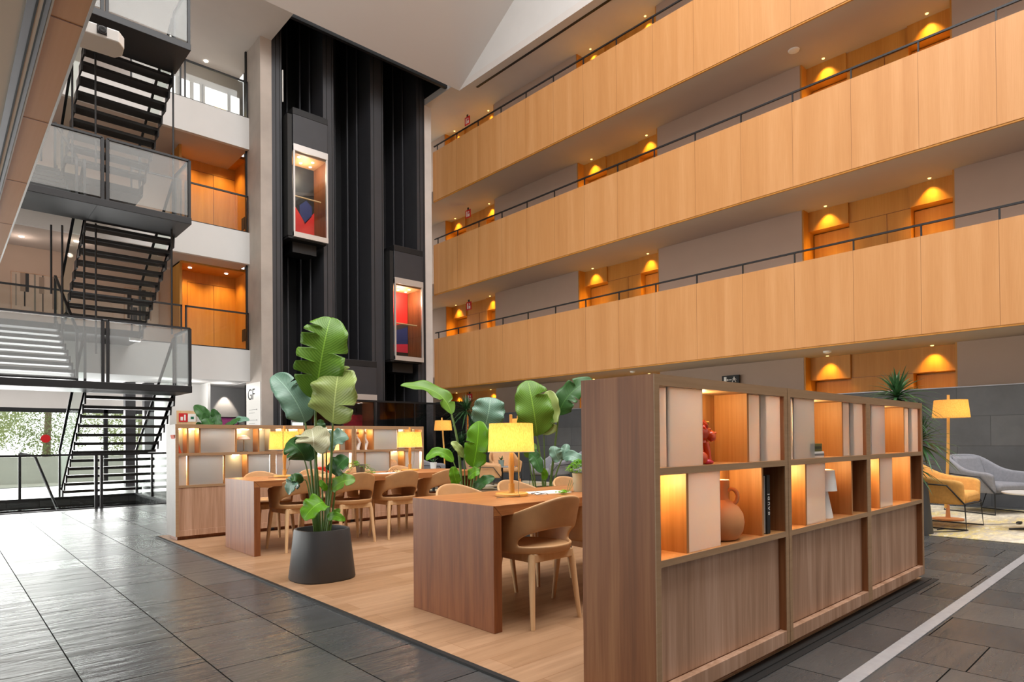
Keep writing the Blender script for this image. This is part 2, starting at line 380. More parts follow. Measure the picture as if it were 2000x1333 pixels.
M['greyfab'] = plain('grey wool', '#85868d', .9, noise=.08, nscale=30, bumpn=.35, bscale=420)
M['tanfab'] = plain('sand leather', '#c6986b', .65, noise=.06, nscale=12, bumpn=.1, bscale=300)
M['leafA'] = leafmat('leaf mid green', '#5a8a2c', '#8cb845')
M['leafB'] = leafmat('leaf light green', '#93ab56', '#c4d287', .3)
M['leafC'] = leafmat('leaf grey green', '#5a8470', '#8fb29c', .15, .3)
M['leafD'] = leafmat('leaf dark green', '#2c5a2a', '#4f8240', .25)
M['leafE'] = leafmat('leaf cream underside', '#c9c99a', '#efecd2', .3)
M['leafF'] = leafmat('leaf bright green', '#5c9e1c', '#9ad23c', .5)
M['treeleaf'] = leafmat('garden leaf', '#8a9658', '#bcc890', .4)
M['treeleafB'] = leafmat('garden leaf dark', '#6a7a48', '#98a66e', .4)
M['palm'] = leafmat('strap leaf', '#274a2a', '#4d7a4a', .2, .4, 3)
def shademat():
    m, nt, b = newmat('linen lampshade'); out = nt.nodes['Material Output']
    w = N(nt, 'ShaderNodeTexNoise'); setv(w, Scale=160.0, Detail=2.0); L(nt, coords(nt, (1,1,.35)), w.inputs['Vector'])
    col = ramp(nt, w.outputs['Fac'], [(.3, hexl('#daa050')), (.7, hexl('#eebc6a'))])
    L(nt, col, b.inputs['Base Color']); b.inputs['Roughness'].default_value = .9
    L(nt, col, b.inputs['Emission Color']); b.inputs['Emission Strength'].default_value = .24
    tl = N(nt, 'ShaderNodeBsdfTranslucent'); L(nt, col, tl.inputs['Color'])
    mx = N(nt, 'ShaderNodeMixShader'); mx.inputs[0].default_value = .6
    L(nt, b.outputs[0], mx.inputs[1]); L(nt, tl.outputs[0], mx.inputs[2]); L(nt, mx.outputs[0], out.inputs['Surface']); return m
M['shade'] = shademat()
WORLD = 2.4; ROOF = 2800; GARDEN = 700; SIDE = 500; EXPO = 0.12
# ---------------------------------------------------------------- camera
cam = bpy.data.cameras.new('camera'); co = bpy.data.objects.new('camera', cam); COL.objects.link(co); SC.camera = co
yaw, pit, rol = 0.742492482, 0.0103598998, -0.00892266
fw = Vector((sin(yaw), cos(yaw), 0)); rt = Vector((cos(yaw), -sin(yaw), 0)); up = Vector((0,0,1))
f2 = fw*cos(pit) + up*sin(pit); u2 = up*cos(pit) - fw*sin(pit)
r3 = rt*cos(rol) + u2*sin(rol); u3 = u2*cos(rol) - rt*sin(rol)
mt = Matrix((r3, u3, -f2)).transposed().to_4x4(); mt.translation = Vector((0,0,1.13)); co.matrix_world = mt
cam.sensor_width = 36; cam.lens = 1231.17489*36/2000; cam.shift_y = (847.268521-666.5)/2000; cam.clip_start = .05; cam.clip_end = 200

# ---------------------------------------------------------------- ground
XW = 11.8          # gallery front plane
fl = MB()
for x0, x1, y0, y1 in ((-7,14,-7,13.1), (3.25,14,13.1,15.7), (-7,.15,13.1,15.7), (-7,14,15.7,21.0)):
    fl.box(x0, x1, y0, y1, -.12, 0)
struct(fl.build('floor', M['slate']), 'dark slate tiled lobby floor', 'floor')
pit_ = MB(); pit_.box(.05,3.35,13.0,13.1,-2.6,-.121); pit_.box(.05,3.35,15.7,15.8,-2.6,-.121); pit_.box(3.25,3.35,13.1,15.7,-2.6,-.121); pit_.box(.05,.15,13.1,15.7,-2.6,-.121); pit_.box(.05,3.35,13,15.8,-2.7,-2.6)
struct(pit_.build('wall_stairwell', M['black']), 'dark lining of the stairwell opening in the floor', 'wall')
tr = MB(); tr.box(.1,3.3,13.06,13.12,0,.012); tr.box(.1,3.3,15.68,15.74,0,.05); tr.box(3.22,3.28,13.1,15.7,0,.05)
struct(tr.build('trim_1', M['steel']), 'black steel edge around the stairwell opening', 'trim')
struct(B(1.995,5.76,1.50,8.5,0,.012).build('floor_oak', M['boards']), 'oak board floor of the work area', 'floor')
t2 = MB(); t2.box(1.965,1.995,1.42,8.5,0,.013); t2.box(1.965,5.80,1.44,1.50,0,.010)
struct(t2.build('trim_2', M['black']), 'black edge strip of the oak floor', 'trim')
struct(B(-2,13.0,1.068,1.136,.0005,.006).build('trim_3', M['stonegrey']), 'pale grey strip set in the slate floor', 'trim')
struct(B(2.1,5.84,1.40,1.44,0,.004).build('trim_4', M['black']), 'dark floor channel below the near shelving', 'trim')
tag(B(8.33,12.0,-2.0,12.6,.0,.012).build('carpet', M['rug'], bevel=.004), 'mottled yellow and cream carpet under the lounge armchairs', 'carpet')

# ---------------------------------------------------------------- outer shell
struct(B(-7.2,14.5,-7.2,-7,0,17).build('wall_south', M['white']), 'white wall behind the viewer', 'wall')
struct(B(-7.2,-7,-7,4,0,17).build('wall_west', M['white']), 'white side wall', 'wall')
struct(B(-7.2,-7,4,21,3.0,17).build('wall_west_upper', M['white']), 'white upper side wall', 'wall')
struct(B(-7.12,-7.08,4,21,0,3.0).build('window_1', M['window']), 'side glazing', 'window')
# ceiling: lantern opening X -5..11.8, Y -5..15.1
ZC = 11.8
cl = MB(); cl.box(XW,14.5,-7,15.1,ZC,ZC+.2); cl.box(-7,6.6,15.1,21.2,ZC,ZC+.2); cl.box(11.5,14.5,15.1,19.2,ZC,ZC+.2); cl.box(-7,-5,-7,15.1,ZC,ZC+.2); cl.box(-5,XW,-7,-5,ZC,ZC+.2)
struct(cl.build('ceiling', M['ceil']), 'ceiling over the top gallery and lifts', 'ceiling')
ln = MB(); sl = .60; y1 = 7.4; z1 = ZC + sl*(15.1-y1)
ln.add([(-5,15.1,ZC),(XW,15.1,ZC),(XW,y1,z1),(-5,y1,z1),(-5,15.1,ZC+.25),(XW,15.1,ZC+.25),(XW,y1,z1+.25),(-5,y1,z1+.25)],
       [(0,1,2,3),(4,7,6,5),(0,4,5,1),(1,5,6,2),(2,6,7,3),(3,7,4,0)])
struct(ln.build('ceiling_slope', M['slope']), 'large sloping white ceiling rising to the rooflight', 'ceiling')
cw = MB(); cw.box(XW+.001,XW+.2,-5,15.099,ZC+.002,z1+.25); cw.box(-5.2,-5,-5,15.1,ZC,z1+.25); cw.box(-5,XW,-5.2,-5,ZC,z1+.25)
lv = MB(); lv.box(6.55,11.55,15.30,15.4,ZC+.05,15.2); lv.box(6.5,6.6,15.3,18.5,ZC+.2,15.2); lv.box(11.48,11.58,15.3,18.5,ZC+.2,15.2); lv.box(6.5,11.6,15.3,18.6,15.2,15.3)
struct(lv.build('wall_lift_overrun', M['steeldark']), 'dark void above the lift shafts', 'wall')
struct(cw.build('wall_rooflight', M['white']), 'white upstand wall of the rooflight', 'wall')
struct(B(12.05,12.12,-3,14.6,ZC-.012,ZC-.001).build('trim_5', M['black']), 'dark linear air slot in the top ceiling', 'trim')

# ---------------------------------------------------------------- galleries on the right
gl = [(2.76, 4.38), (5.78, 7.39), (8.77, 10.38)]
XB = 13.1
niY = (2.82, 8.90, 15.0)
ords = ('lowest', 'middle', 'top')
for k, (zb, zt) in enumerate(gl):
    struct(B(XW,XW+.05,-5,16.5,zb+.03,zt).build('wall_parapet', M['maple']), '%s maple panelled gallery parapet' % ords[k], 'wall')
    e = MB(); e.box(XW+.01,XW+.045,-5,16.5,zb,zb+.03); struct(e.build('trim_%d' % (6+k), M['niche']), 'lower edge of the %s parapet' % ords[k], 'trim')
    struct(B(XW+.05,14.0,-5,19.2,zb+.005,zb+.40).build('ceiling_gallery', M['soffit']), 'soffit under the %s gallery' % ords[k], 'ceiling')
    h = thing('gallery_handrail', 'black handrail on posts along the %s gallery parapet' % ords[k], 'handrail', (XW+.05,0,zt-.3), group='gallery handrails')
    MB().bar((0,-5,.5),(0,16.5,.5),.035,.03).build('rail', M['steel'], h)
    for j in range(15):
        B(-.012,.012,1.99+j*1.0235-.012,1.99+j*1.0235+.012,0,.49).build('post', M['steel'], h)
# corridor back wall with recesses (ground + three floors + top strip)
bw = MB(); z0s = [0, 3.16, 6.18, 9.17]; ztop = [2.765, 5.785, 8.775, 11.8]
ys = [-5]; 
for y in niY: ys += [y, y+2.62]
ys += [19.2]
for i in range(0, 8, 2): bw.box(XB, XB+.12, ys[i], ys[i+1], 0, ZC)
struct(bw.build('wall_gallery', M['greige']), 'plastered corridor wall behind the galleries', 'wall')
floors = ('ground floor', 'first gallery', 'second gallery', 'third gallery')
places = ('right hand', 'middle', 'far left')
dn = 1
for fi in range(4):
    for ni, y in enumerate(niY):
        z0, z1_ = z0s[fi], ztop[fi]; d = .55; y1_ = y+2.62
        hd = z0 + (2.30 if fi == 0 else 2.22)
        r = MB(); r.box(XB+d, XB+d+.05, y, y1_, z0, z1_)           # back
        r.box(XB+.01, XB+d, y, y+.03, z0, z1_); r.box(XB+.01, XB+d, y1_-.03, y1_, z0, z1_)   # cheeks
        r.box(XB+.25, XB+d, y+.03, y+.75, hd, z1_); r.box(XB+.25, XB+d, y1_-.80, y1_-.03, hd, z1_) # headers
        r.box(XB+.30, XB+d, y+.75, y1_-.80, z0, z1_)                # centre panelling
        w = struct(r.build('wall_recess', M['niche']), 'honey wood door recess, %s on the %s' % (places[ni], floors[fi]), 'wall')
        g = MB()
        for yy in (y+1.15,): g.box(XB+.294, XB+.301, yy-.004, yy+.004, z0, hd)
        g.box(XB+.294, XB+.301, y+.75, y1_-.8, hd-.004, hd+.004)
        g.build('panel_joints', M['walnut'], w)
        for (ya, yb) in ((y+.05, y+.74), (y1_-.79, y1_-.05)):
            dd = struct(B(XB+d-.06, XB+d-.005, ya, yb, z0+.005, hd-.03).build('door_%d' % dn, M['niche']), 'honey wood guest room door', 'door'); dn += 1
            B(XB+d-.10, XB+d-.06, yb-.12, yb-.09, z0+.95, z0+1.1).build('handle', M['chrome'], dd)
        for q, yy in enumerate((y+.40, y1_-.42)):
            dl = tag(MB().lathe([(.022,-.006),(.03,.008),(.02,.01)], 14, (XB+.12, yy, z1_-.006)).build('downlight', M['bulbniche']),
                     'small round downlight over the %s door of the %s recess, %s' % (('right', 'left')[q], places[ni], floors[fi]), 'downlight', 'downlights over the gallery doors')
            lp = lamp('door_spot', 'SPOT', (XB+.10, yy, z1_-.03), 48, (1, .58, .08), .03, angle=1.5, blend=.9)
            aim(lp, (XB+.34, yy, z0+1.55)); lamp('recess_glow', 'POINT', (XB+.10, yy, z0+1.7), 6, (1,.55,.06), .1)
struct(B(13.9,14.4,-7,19.2,0,17).build('wall_east', M['greige']), 'outer wall behind the door recesses', 'wall')
# small corridor fittings
def sign_red(x, y, z, label):
    s = thing('fire_sign', label, 'sign', (x,y,z), group='red fire equipment signs')
    B(-.006,.006,-.13,.13,-.13,.13).build('plate', M['red'], s)
    w = MB(); w.box(-.010,-.006,-.08,.0,-.09,.0); w.box(-.010,-.006,.03,.08,-.09,.09); w.box(-.010,-.006,-.06,-.02,.03,.08); w.build('pictogram', M['white2'], s)
    B(-.01,.01,-.03,.03,.13,.20).build('bracket', M['steel'], s)
    return s
sign_red(12.75, 15.9, 2.50, 'red fire sign hanging at the far left recess on the ground floor')
sign_red(12.75, 15.9, 5.48, 'red fire sign hanging at the far left recess, first gallery')
sign_red(12.75, 15.9, 8.47, 'red fire sign hanging at the far left recess, second gallery')
sign_red(12.75, 15.9, 11.50, 'red fire sign hanging at the far left recess, third gallery')
s = thing('fire_sign', 'wide red fire sign on the wall above the top gallery rail', 'sign', (13.09, 12.3, 11.05), group='red fire equipment signs')
B(-.006,.0,-.3,.3,-.14,.14).build('plate', M['red'], s)
w = MB(); w.box(-.010,-.006,-.22,-.05,-.08,.08); w.box(-.010,-.006,.05,.10,-.08,.08); w.box(-.010,-.006,.15,.22,-.08,.02); w.build('pictogram', M['white2'], s)
ex = thing('exit_sign', 'dark green exit sign with running figure and arrow above the shelving', 'sign', (13.02, 7.0, 2.42))
B(-.02,.02,-.2,.2,-.1,.1).build('housing', M['black'], ex)
p = MB(); p.box(-.026,-.02,.09,.15,-.07,.07); p.box(-.026,-.02,-.03,.06,-.008,.008)
p.add([(-.026,.09,0),(-.026,.055,.025),(-.026,.055,-.025)], [(0,1,2)])
p.ball((-.023,-.09,.05), .015, 8, .3); p.add([(-.024,-.075,.035),(-.024,-.11,.03),(-.024,-.10,-.005),(-.024,-.075,-.005)], [(0,1,2,3)])
p.bar((-.024,-.08,0),(-.024,-.05,-.035),.012); p.bar((-.024,-.05,-.035),(-.024,-.06,-.07),.012); p.bar((-.024,-.10,0),(-.024,-.13,-.05),.012); p.bar((-.024,-.10,.025),(-.024,-.14,.0),.01); p.bar((-.024,-.08,.025),(-.024,-.05,.01),.01)
p.build('pictogram', M['white2'], ex)
plates = [(2,0,'right of the right hand recess',2.45),(1,0,'left of the right hand recess',5.75),(1,1,'right of the middle recess',8.55),(1,1,'left of the middle recess',11.85),(1,2,'right of the far left recess',14.6)]
for nm, y in (('bronze number plate right of the right hand recess, first gallery',2.45),('bronze number plate left of the right hand recess, first gallery',5.80),
              ('bronze number plate right of the middle recess, first gallery',8.55),('bronze number plate left of the middle recess, first gallery',11.85),('bronze number plate right of the far left recess, first gallery',14.75)):
    tag(B(13.07,13.11,y-.13,y+.13,4.52,4.57).build('door_plate', M['walnut'], bevel=.004), nm, 'plate', 'bronze plates on the corridor wall')
tag(B(13.04,13.11,13.65,13.75,4.62,4.72).build('alarm_button', M['red'], bevel=.01), 'small red alarm button on the first gallery wall', 'alarm')
tag(MB().lathe([(.02,-.05),(.07,-.03),(.075,0)], 18, (12.5,4.75,2.765)).build('smoke_detector', M['white2'], smooth=True), 'white smoke detector under the lowest gallery near the right recess', 'detector', 'ceiling detectors')
tag(MB().lathe([(.02,-.05),(.06,-.03),(.065,0)], 18, (12.4,9.2,2.765)).build('smoke_detector', M['white2'], smooth=True), 'white smoke detector under the lowest gallery beyond the exit sign', 'detector', 'ceiling detectors')
tag(MB().lathe([(.03,-.03),(.10,-.02),(.11,0)], 18, (12.5,5.3,8.775)).build('smoke_detector', M['white2'], smooth=True), 'flat white detector under the top gallery soffit', 'detector', 'ceiling detectors')
# slate wall in front of the ground floor corridor
struct(B(12.45,12.6,-4,15.6,0,1.93).build('wall_slate', M['slatewall']), 'tall slate clad wall behind the lounge', 'wall')
struct(B(12.44,12.61,-4,15.6,1.93,1.945).build('trim_9', M['metalgrey']), 'thin metal capping on the slate wall', 'trim')

# ---------------------------------------------------------------- lift tower
struct(B(6.3,6.6,16.5,17.6,0,ZC).build('wall_lift_pier', M['concrete']), 'tall raw concrete pier left of the lifts', 'wall')
struct(B(11.48,11.74,16.5,17.6,0,ZC).build('wall_lift_pier', M['concretel']), 'narrow pale concrete pier right of the lifts', 'wall')
struct(B(6.6,11.48,18.4,18.55,0,15.2).build('wall_lift_shaft', M['steeldark']), 'dark back wall of the lift shafts', 'wall')
sp = MB()
posts = ((6.6,6.87),(8.05,8.37),(9.55,9.98),(11.18,11.48))
for a, b in posts:
    sp.box(a,b,16.5,16.75,0,15.2); sp.box(a+.03,b-.03,16.75,18.4,0,15.2)
struct(sp.build('pillar_lift', M['steelmid']), 'charcoal steel posts between the lift shafts', 'pillar')
gr = MB()
for a, b in posts:
    gr.box(a+.10,a+.115,16.488,16.5,0,15.2)
    gr.box(b-.06,b-.045,16.488,16.5,0,15.2)
struct(gr.build('trim_10', M['black']), 'dark joints in the lift posts', 'trim')
for bi, (a, b) in enumerate(((6.87,8.05),(8.37,9.55),(9.98,11.18))):
    nm = ('left', 'middle', 'right')[bi]
    lr = thing('lift_rails', 'dark guide rails and cross beams in the %s lift shaft' % nm, 'rail', (a,0,0), group='lift guide rails'); w = b-a
    for xx, yy in ((.10,18.2),(.42*w,18.3),(.62*w,17.9),(.80*w,17.5),(w-.08,17.2)):
        B(xx-.02,xx+.02,yy-.03,yy+.03,0,15.1).build('guide_rail', M['steelmid'], lr)
    for zz in (2.55,3.4,5.6,6.45,8.65,9.5):
        B(.02,w*.42,18.28,18.38,zz-.06,zz+.06).build('cross_beam', M['steelmid'], lr)
    for zz in (2.2,4.4,7.45,10.5):
        B(.02,w*.42,18.3,18.34,zz-.015,zz+.015).build('cross_beam', M['metalgrey'], lr)
    MB().tube([(.30*w,17.4,0.2),(.30*w,17.4,15.1)], .012, 6).build('hoist_cable', M['black'], lr)
tag(B(6.875,6.895,16.45,16.49,10.25,ZC-.7).build('fluorescent_tube', M['white2']), 'thin pale strip on the left post of the left lift shaft', 'strip')

def cab(x0, x1, zf, label, art, lit):
    """glass fronted lift car, floor at zf"""
    c = thing('lift_car', label, 'lift', ((x0+x1)/2, 16.2, zf), group='glass fronted lift cars'); w = (x1-x0)/2; Hh = 2.45; D = .86
    B(-w,w,0,D,Hh,Hh+1.0).build('head_casing', M['steelmid'], c, bevel=.01)
    B(-w-.01,w+.01,-.01,D,Hh+.82,Hh+.99).build('casing_cap', M['steeldark'], c, bevel=.005)
    fr = MB(); fr.box(-w,-w+.045,-.02,.05,0,Hh); fr.box(w-.045,w,-.02,.05,0,Hh); fr.box(-w,w,-.03,.05,Hh-.16,Hh+.02); fr.box(-w,w,-.03,.05,-.02,.12)
    fr.build('front_frame', M['alu'], c, bevel=.004)
    B(-w-.12,w-.02,.05,D,-.06,.0).build('car_floor', M['steeldark'], c)
    B(-w+.1,w-.2,.3,D,-.34,-.06).build('undercarriage', M['steeldark'], c)
    sd = MB(); sd.box(-w-.14,-w-.02,.03,D,0,Hh+.8); sd.build('side_panel', M['black'], c)
    B(w-.03,w,.05,D,0.12,Hh-.16).build('side_lining', M['walnut'], c)
    B(-w,w,.05,D,Hh-.2,Hh-.16).build('ceiling_panel', M['soffitwood'], c)
    bp_ = B(-w,w,D-.06,D-.02,.1,Hh-.2).build('back_panel', M['steel'], c)
    for nm2, poly, mt2 in art:
        q = MB(); q.prism([((.36+.64*u/.78)*2*w-w, .1+(.12+.88*v)*(Hh-.3)) for u, v in poly], D-.075, D-.062, 'y'); q.build(nm2, mt2, bp_)
    MB().tube([(-w+.05,.12,1.12),(w-.15,.12,1.12)], .022, 10).build('handrail', M['beech'], c)
    B(-w+.045,w-.045,.0,.012,.12,Hh-.16).build('glass_front', M['glass'], c)
    for (u, v) in ((-.3,.22),(.25,.30),(-.05,.55),(.35,.62)):
        MB().lathe([(.035,-.012),(.04,0)], 12, (u*w*1.6, v, Hh-.2)).build('car_downlight', M['bulb'], c)
    lamp('car_light', 'POINT', (0, .4, Hh-.45), lit, (1,.82,.6), .15, parent=c)
    return c
Ra = plain('lift art red', '#ef2f2c', .5); Rp = plain('lift art crimson', '#e02848', .5); Bl = plain('lift art blue', '#27356f', .5); Dk = plain('lift art grey', '#3a3536', .5)
cab(7.05, 8.03, 6.62, 'upper glass lift car with blue and red panel in the left shaft',
    [('art_panel_red', [(0,0),(.78,0),(.78,.38),(.40,.18),(0,.42)], Ra), ('art_panel_blue', [(.40,.16),(.66,.30),(.66,.44),(.45,.52),(.2,.42),(.2,.31)], Bl), ('art_panel_grey', [(.0,.55),(.78,.62),(.78,.66),(0,.6)], Dk)], 22)
cab(10.15, 11.17, 3.57, 'lower glass lift car with bright red panel in the right shaft',
    [('art_panel_red', [(0,.42),(.72,.50),(.72,1),(0,1)], Ra), ('art_panel_grey', [(0,.33),(.72,.44),(.72,.50),(0,.42)], Dk), ('art_panel_blue', [(0,.12),(.72,.15),(.72,.44),(0,.33)], Bl), ('art_panel_crimson', [(0,0),(.72,0),(.72,.15),(0,.12)], Rp)], 34)
cab(8.42, 9.52, -.35+.36, 'lift car with red panel standing at ground level behind the smoked glass',
    [('art_panel_red', [(0,.5),(.8,.5),(.8,.82),(0,.82)], Rp), ('art_panel_grey', [(0,0),(.8,0),(.8,.5),(0,.5)], Dk)], 16)
# smoked glass screen in front of the lifts
sc = thing('glass_screen', 'tall smoked glass screen standing in front of the lifts', 'screen', (6.4,15.5,0))
for i in range(4):
    B(i*1.32+.02,i*1.32+1.30,-.01,.01,.05,2.22).build('glass_panel', M['darkglass'], sc)
for i in range(5):
    B(i*1.32-.02,i*1.32+.02,-.025,.025,0,2.24).build('post', M['steel'], sc)
B(-.02,5.3,-.03,.03,2.22,2.27).build('top_rail', M['steel'], sc); B(-.02,5.3,-.03,.03,0,.06).build('bottom_rail', M['steel'], sc)
struct(B(11.76,12.35,15.6,16.4,0,2.35).build('pillar_service', M['steel']), 'black service casing between lifts and slate wall', 'pillar')

# ---------------------------------------------------------------- left side: floors behind the stair
YB = 17.3
FZ = (3.62, 6.80, 9.92)
for k, z in enumerate(FZ):
    nmk = ('first', 'second', 'third')[k]
    struct(B(-7,6.3,YB,YB+.12,z-.85,z).build('wall_balcony', M['white']), 'white fascia of the %s floor balcony' % nmk, 'wall')
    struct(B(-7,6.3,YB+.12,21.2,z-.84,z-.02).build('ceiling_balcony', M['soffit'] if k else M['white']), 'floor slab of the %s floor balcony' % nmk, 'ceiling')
    bl = thing('balcony_balustrade', 'glass balustrade with black frame on the %s floor balcony' % nmk, 'balustrade', (3.5,YB+.05,z), group='balcony glass balustrades')
    for a, b in ((0.0,1.13),(1.20,2.78)):
        B(a+.03,b-.03,-.006,.006,.03,.98).build('glass_panel', M['glass'], bl)
        f = MB(); f.box(a,a+.035,-.02,.02,0,1.0); f.box(b-.035,b,-.02,.02,0,1.0); f.box(a,b,-.02,.02,.97,1.01); f.build('frame', M['steel'], bl)
    B(0,2.78,-.02,.02,0,.03).build('bottom_rail', M['steel'], bl)
    if k == 0:
        for a, b in ((-2.6,-1.4),(-1.35,-.05)):
            B(a+.03,b-.03,-.006,.006,.03,.98).build('glass_panel', M['glass'], bl)
        B(-2.6,0,-.02,.02,.97,1.01).build('top_rail', M['steel'], bl)
struct(B(-7,5.0,19.3,19.42,3.6,5.96).build('wall_first_floor', M['greige']), 'plastered corridor wall of the first floor', 'wall')
struct(B(-7,5.0,19.3,19.42,6.78,9.08).build('wall_second_floor', M['greige']), 'plastered corridor wall of the second floor', 'wall')
for k, z in enumerate(FZ[:2]):
    nmk = ('first', 'second')[k]
    r = MB(); r.box(4.80,6.9,19.0,19.1,z-.02,z+2.36); r.box(4.80,4.86,18.2,19.0,z-.02,z+2.36); r.box(6.5,6.6,17.65,19.0,z-.02,z+2.36); r.box(4.8,6.6,18.1,19.0,z+2.3,z+2.38)
    struct(r.build('wall_lift_lobby', M['niche']), 'honey wood lined lift lobby on the %s floor' % nmk, 'wall')
    d1 = MB(); d1.box(5.2,5.208,18.99,19.0,z,z+2.0); d1.box(5.9,5.908,18.99,19.0,z,z+2.0); d1.box(5.2,6.5,18.99,19.0,z+2.0,z+2.008); struct(d1.build('trim_lobby', M['walnut']), 'door joints in the lobby panelling', 'trim')
    for q, xx in enumerate((5.15, 6.1)):
        tag(MB().lathe([(.045,-.01),(.05,.0)], 14, (xx,18.55,z+2.296)).build('downlight', M['bulb']), '%s downlight in the wood lined lift lobby of the %s floor' % (('left','right')[q], nmk), 'downlight', 'lift lobby downlights')
        lp = lamp('lobby_spot', 'SPOT', (xx,18.5,z+2.26), 60, (1,.60,.16), .04, angle=2.2, blend=.8)
        aim(lp, (xx,18.85,z))
    vt = thing('wall_grille', 'small dark grille on the lobby side wall of the %s floor' % nmk, 'grille', (6.49,18.3,z+.55), group='lobby grilles')
    B(-.01,0,-.12,.12,-.17,.17).build('frame', M['steel'], vt)
# third floor bright room
struct(B(-7,6.75,19.0,19.2,9.9,11.8).build('wall_third_floor', M['ceil']), 'white rear wall of the third floor', 'wall')
for i, (a, b) in enumerate(((4.75,4.9),(5.05,5.27),(5.37,5.53),(5.67,6.28),(6.37,6.62))):
    w = struct(B(a,b,18.94,18.99,9.95,11.25).build('window_%d' % (10+i), emis('bright window %d' % i, (1,1,1,1), 1.0)), 'bright daylight window on the third floor', 'window')
    f = MB(); f.box(a-.05,a,18.93,19,9.92,11.30); f.box(b,b+.05,18.93,19,9.92,11.30); f.build('window_frame', M['alu'], w)
lt = thing('floor_lamp', 'warm round lamp glowing on the third floor behind the balcony glass', 'lamp', (5.95,18.5,9.9))
MB().ball((0,0,.62), .16, 10).build('globe', emis('warm globe', (1,.72,.3,1), 3), lt, smooth=True); MB().tube([(0,0,0),(0,0,.5)], .015).build('stem', M['steel'], lt); MB().lathe([(.14,0),(.14,.02)], 16).build('base', M['steel'], lt)
lamp('third_floor_light', 'POINT', (4.0,18.2,10.9), 7, (1,1,1), .2)
for x, y, z, n in ((4.6,18.1,11.79,'left downlight of the third floor ceiling'),(5.6,18.6,11.79,'right downlight of the third floor ceiling')):
    tag(MB().lathe([(.05,-.012),(.055,.0)], 14, (x,y,z)).build('downlight', M['bulb']), n, 'downlight', 'third floor downlights')
for x, y, n in ((1.5,18.4,'first floor corridor downlight above the striped picture'),(2.5,18.0,'first floor corridor downlight beside the stair')):
    tag(MB().lathe([(.05,-.012),(.055,.0)], 14, (x,y,5.955)).build('downlight', M['bulb']), n, 'downlight', 'first floor corridor downlights')
    lamp('corridor_light', 'POINT', (x,y,5.7), 5, (1,.85,.75), .05)
for k, (za, zb_) in enumerate(((FZ[0], FZ[1]-.85), (FZ[1], FZ[2]-.85), (FZ[2], ZC))):
    struct(B(6.255,6.298,17.44,17.50,za,zb_).build('trim_pier', M['steel']), 'thin black vertical strip at the pier, %s floor' % ('first','second','third')[k], 'trim')
el = thing('emergency_light', 'small bright white light box under the first floor bridge slab', 'light', (3.30,15.96,FZ[0]-.15)); B(-.11,.11,-.04,.04,-.06,0).build('housing', M['white2'], el); B(-.10,.10,-.035,.035,-.07,-.06).build('diffuser', emis('white box light', (1,1,1,1), 4), el)
# pictures on the first floor wall
def picture(x0, x1, z0, z1, label, seed):
    p = thing('picture', label, 'picture', ((x0+x1)/2,19.3,z0), group='striped pictures in the first floor corridor'); w = (x1-x0)/2; h = z1-z0; rr = random.Random(seed)
    cv_ = B(-w,w,-.03,0,0,h).build('canvas', plain('canvas %d' % seed, '#b5a191', .8, noise=.05), p)
    f = MB(); t = .015; f.box(-w-t,-w,-.04,0,-t,h+t); f.box(w,w+t,-.04,0,-t,h+t); f.box(-w,w,-.04,0,-t,0); f.box(-w,w,-.04,0,h,h+t); f.build('frame', M['oak'], p)
    cols = [plain('stripe a %d' % seed, '#2b2a2b', .7), plain('stripe b %d' % seed, '#77736c', .7), plain('stripe c %d' % seed, '#8b7768', .7)]
    for i in range(9):
        x = rr.uniform(-w*.92, w*.8); ww = rr.choice((.02,.03,.06,.1)); a = rr.choice((0, h*.1, h*.5)); b = rr.choice((h*.45, h*.95, h))
        if b <= a: b = h
        B(x,min(w,x+ww),-.034-.0006*i,-.03,a,b).build('stripe', cols[i % 3], cv_)
picture(1.38,2.35,4.40,5.30,'pale striped abstract picture left of the stair on the first floor wall',3)
picture(3.75,4.55,4.38,5.28,'pale striped abstract picture right of the stair on the first floor wall',8)

# ---------------------------------------------------------------- ground floor rear
struct(B(-7,4.75,20.94,21.1,2.1,2.78).build('wall_lintel', M['ceil']), 'grey lintel over the garden glazing', 'wall')
wi = struct(B(-7,4.75,21.0,21.03,0,2.1).build('window_2', M['window']), 'tall garden glazing', 'window')
for x in (-2.2,-.4,1.15,3.6,4.68):
    B(x-.05,x+.05,20.94,21.06,0,2.1).build('mullion', M['steel'], wi)
B(-7,4.75,20.94,21.08,1.99,2.1).build('head_rail', M['steel'], wi)
MB().lathe([(1e-5,0),(.11,0),(.11,.006),(1e-5,.006)], 24).build('red_dot', M['red'], wi).matrix_world = Matrix.Translation((2.22,20.985,1.28)) @ Matrix.Rotation(radians(90), 4, 'X')
struct(B(4.75,5.55,19.0,21.1,0,2.78).build('wall_rear_white', M['white']), 'white wall block with fire door on the ground floor', 'wall')
struct(B(4.92,5.42,18.97,19.0,0,2.02).build('door_90', M['beech']), 'pale wood fire door', 'door')
struct(B(5.55,5.62,18.4,19.6,0,2.78).build('wall_rear_nib', M['white']), 'white wall end beside the fire door', 'wall')
struct(B(5.62,7.2,19.5,19.6,0,2.78).build('wall_rear_grey', plain('grey wall paint', '#a9a9ab', .85)), 'grey wall with a glowing lamp on the ground floor', 'wall')
sr = thing('fire_sign', 'red fire hose sign on the pale wood fire door', 'sign', (5.08,18.96,1.83), group='red fire equipment signs')
B(-.11,.11,-.008,0,-.12,.12).build('plate', M['red'], sr); w = MB(); w.box(-.07,-.01,-.012,-.008,-.08,.02); w.box(.02,.06,-.012,-.008,-.08,.08); w.build('pictogram', M['white2'], sr)
sg = thing('safety_sign', 'white sign with green pictogram on the fire door', 'sign', (5.30,18.96,1.83))
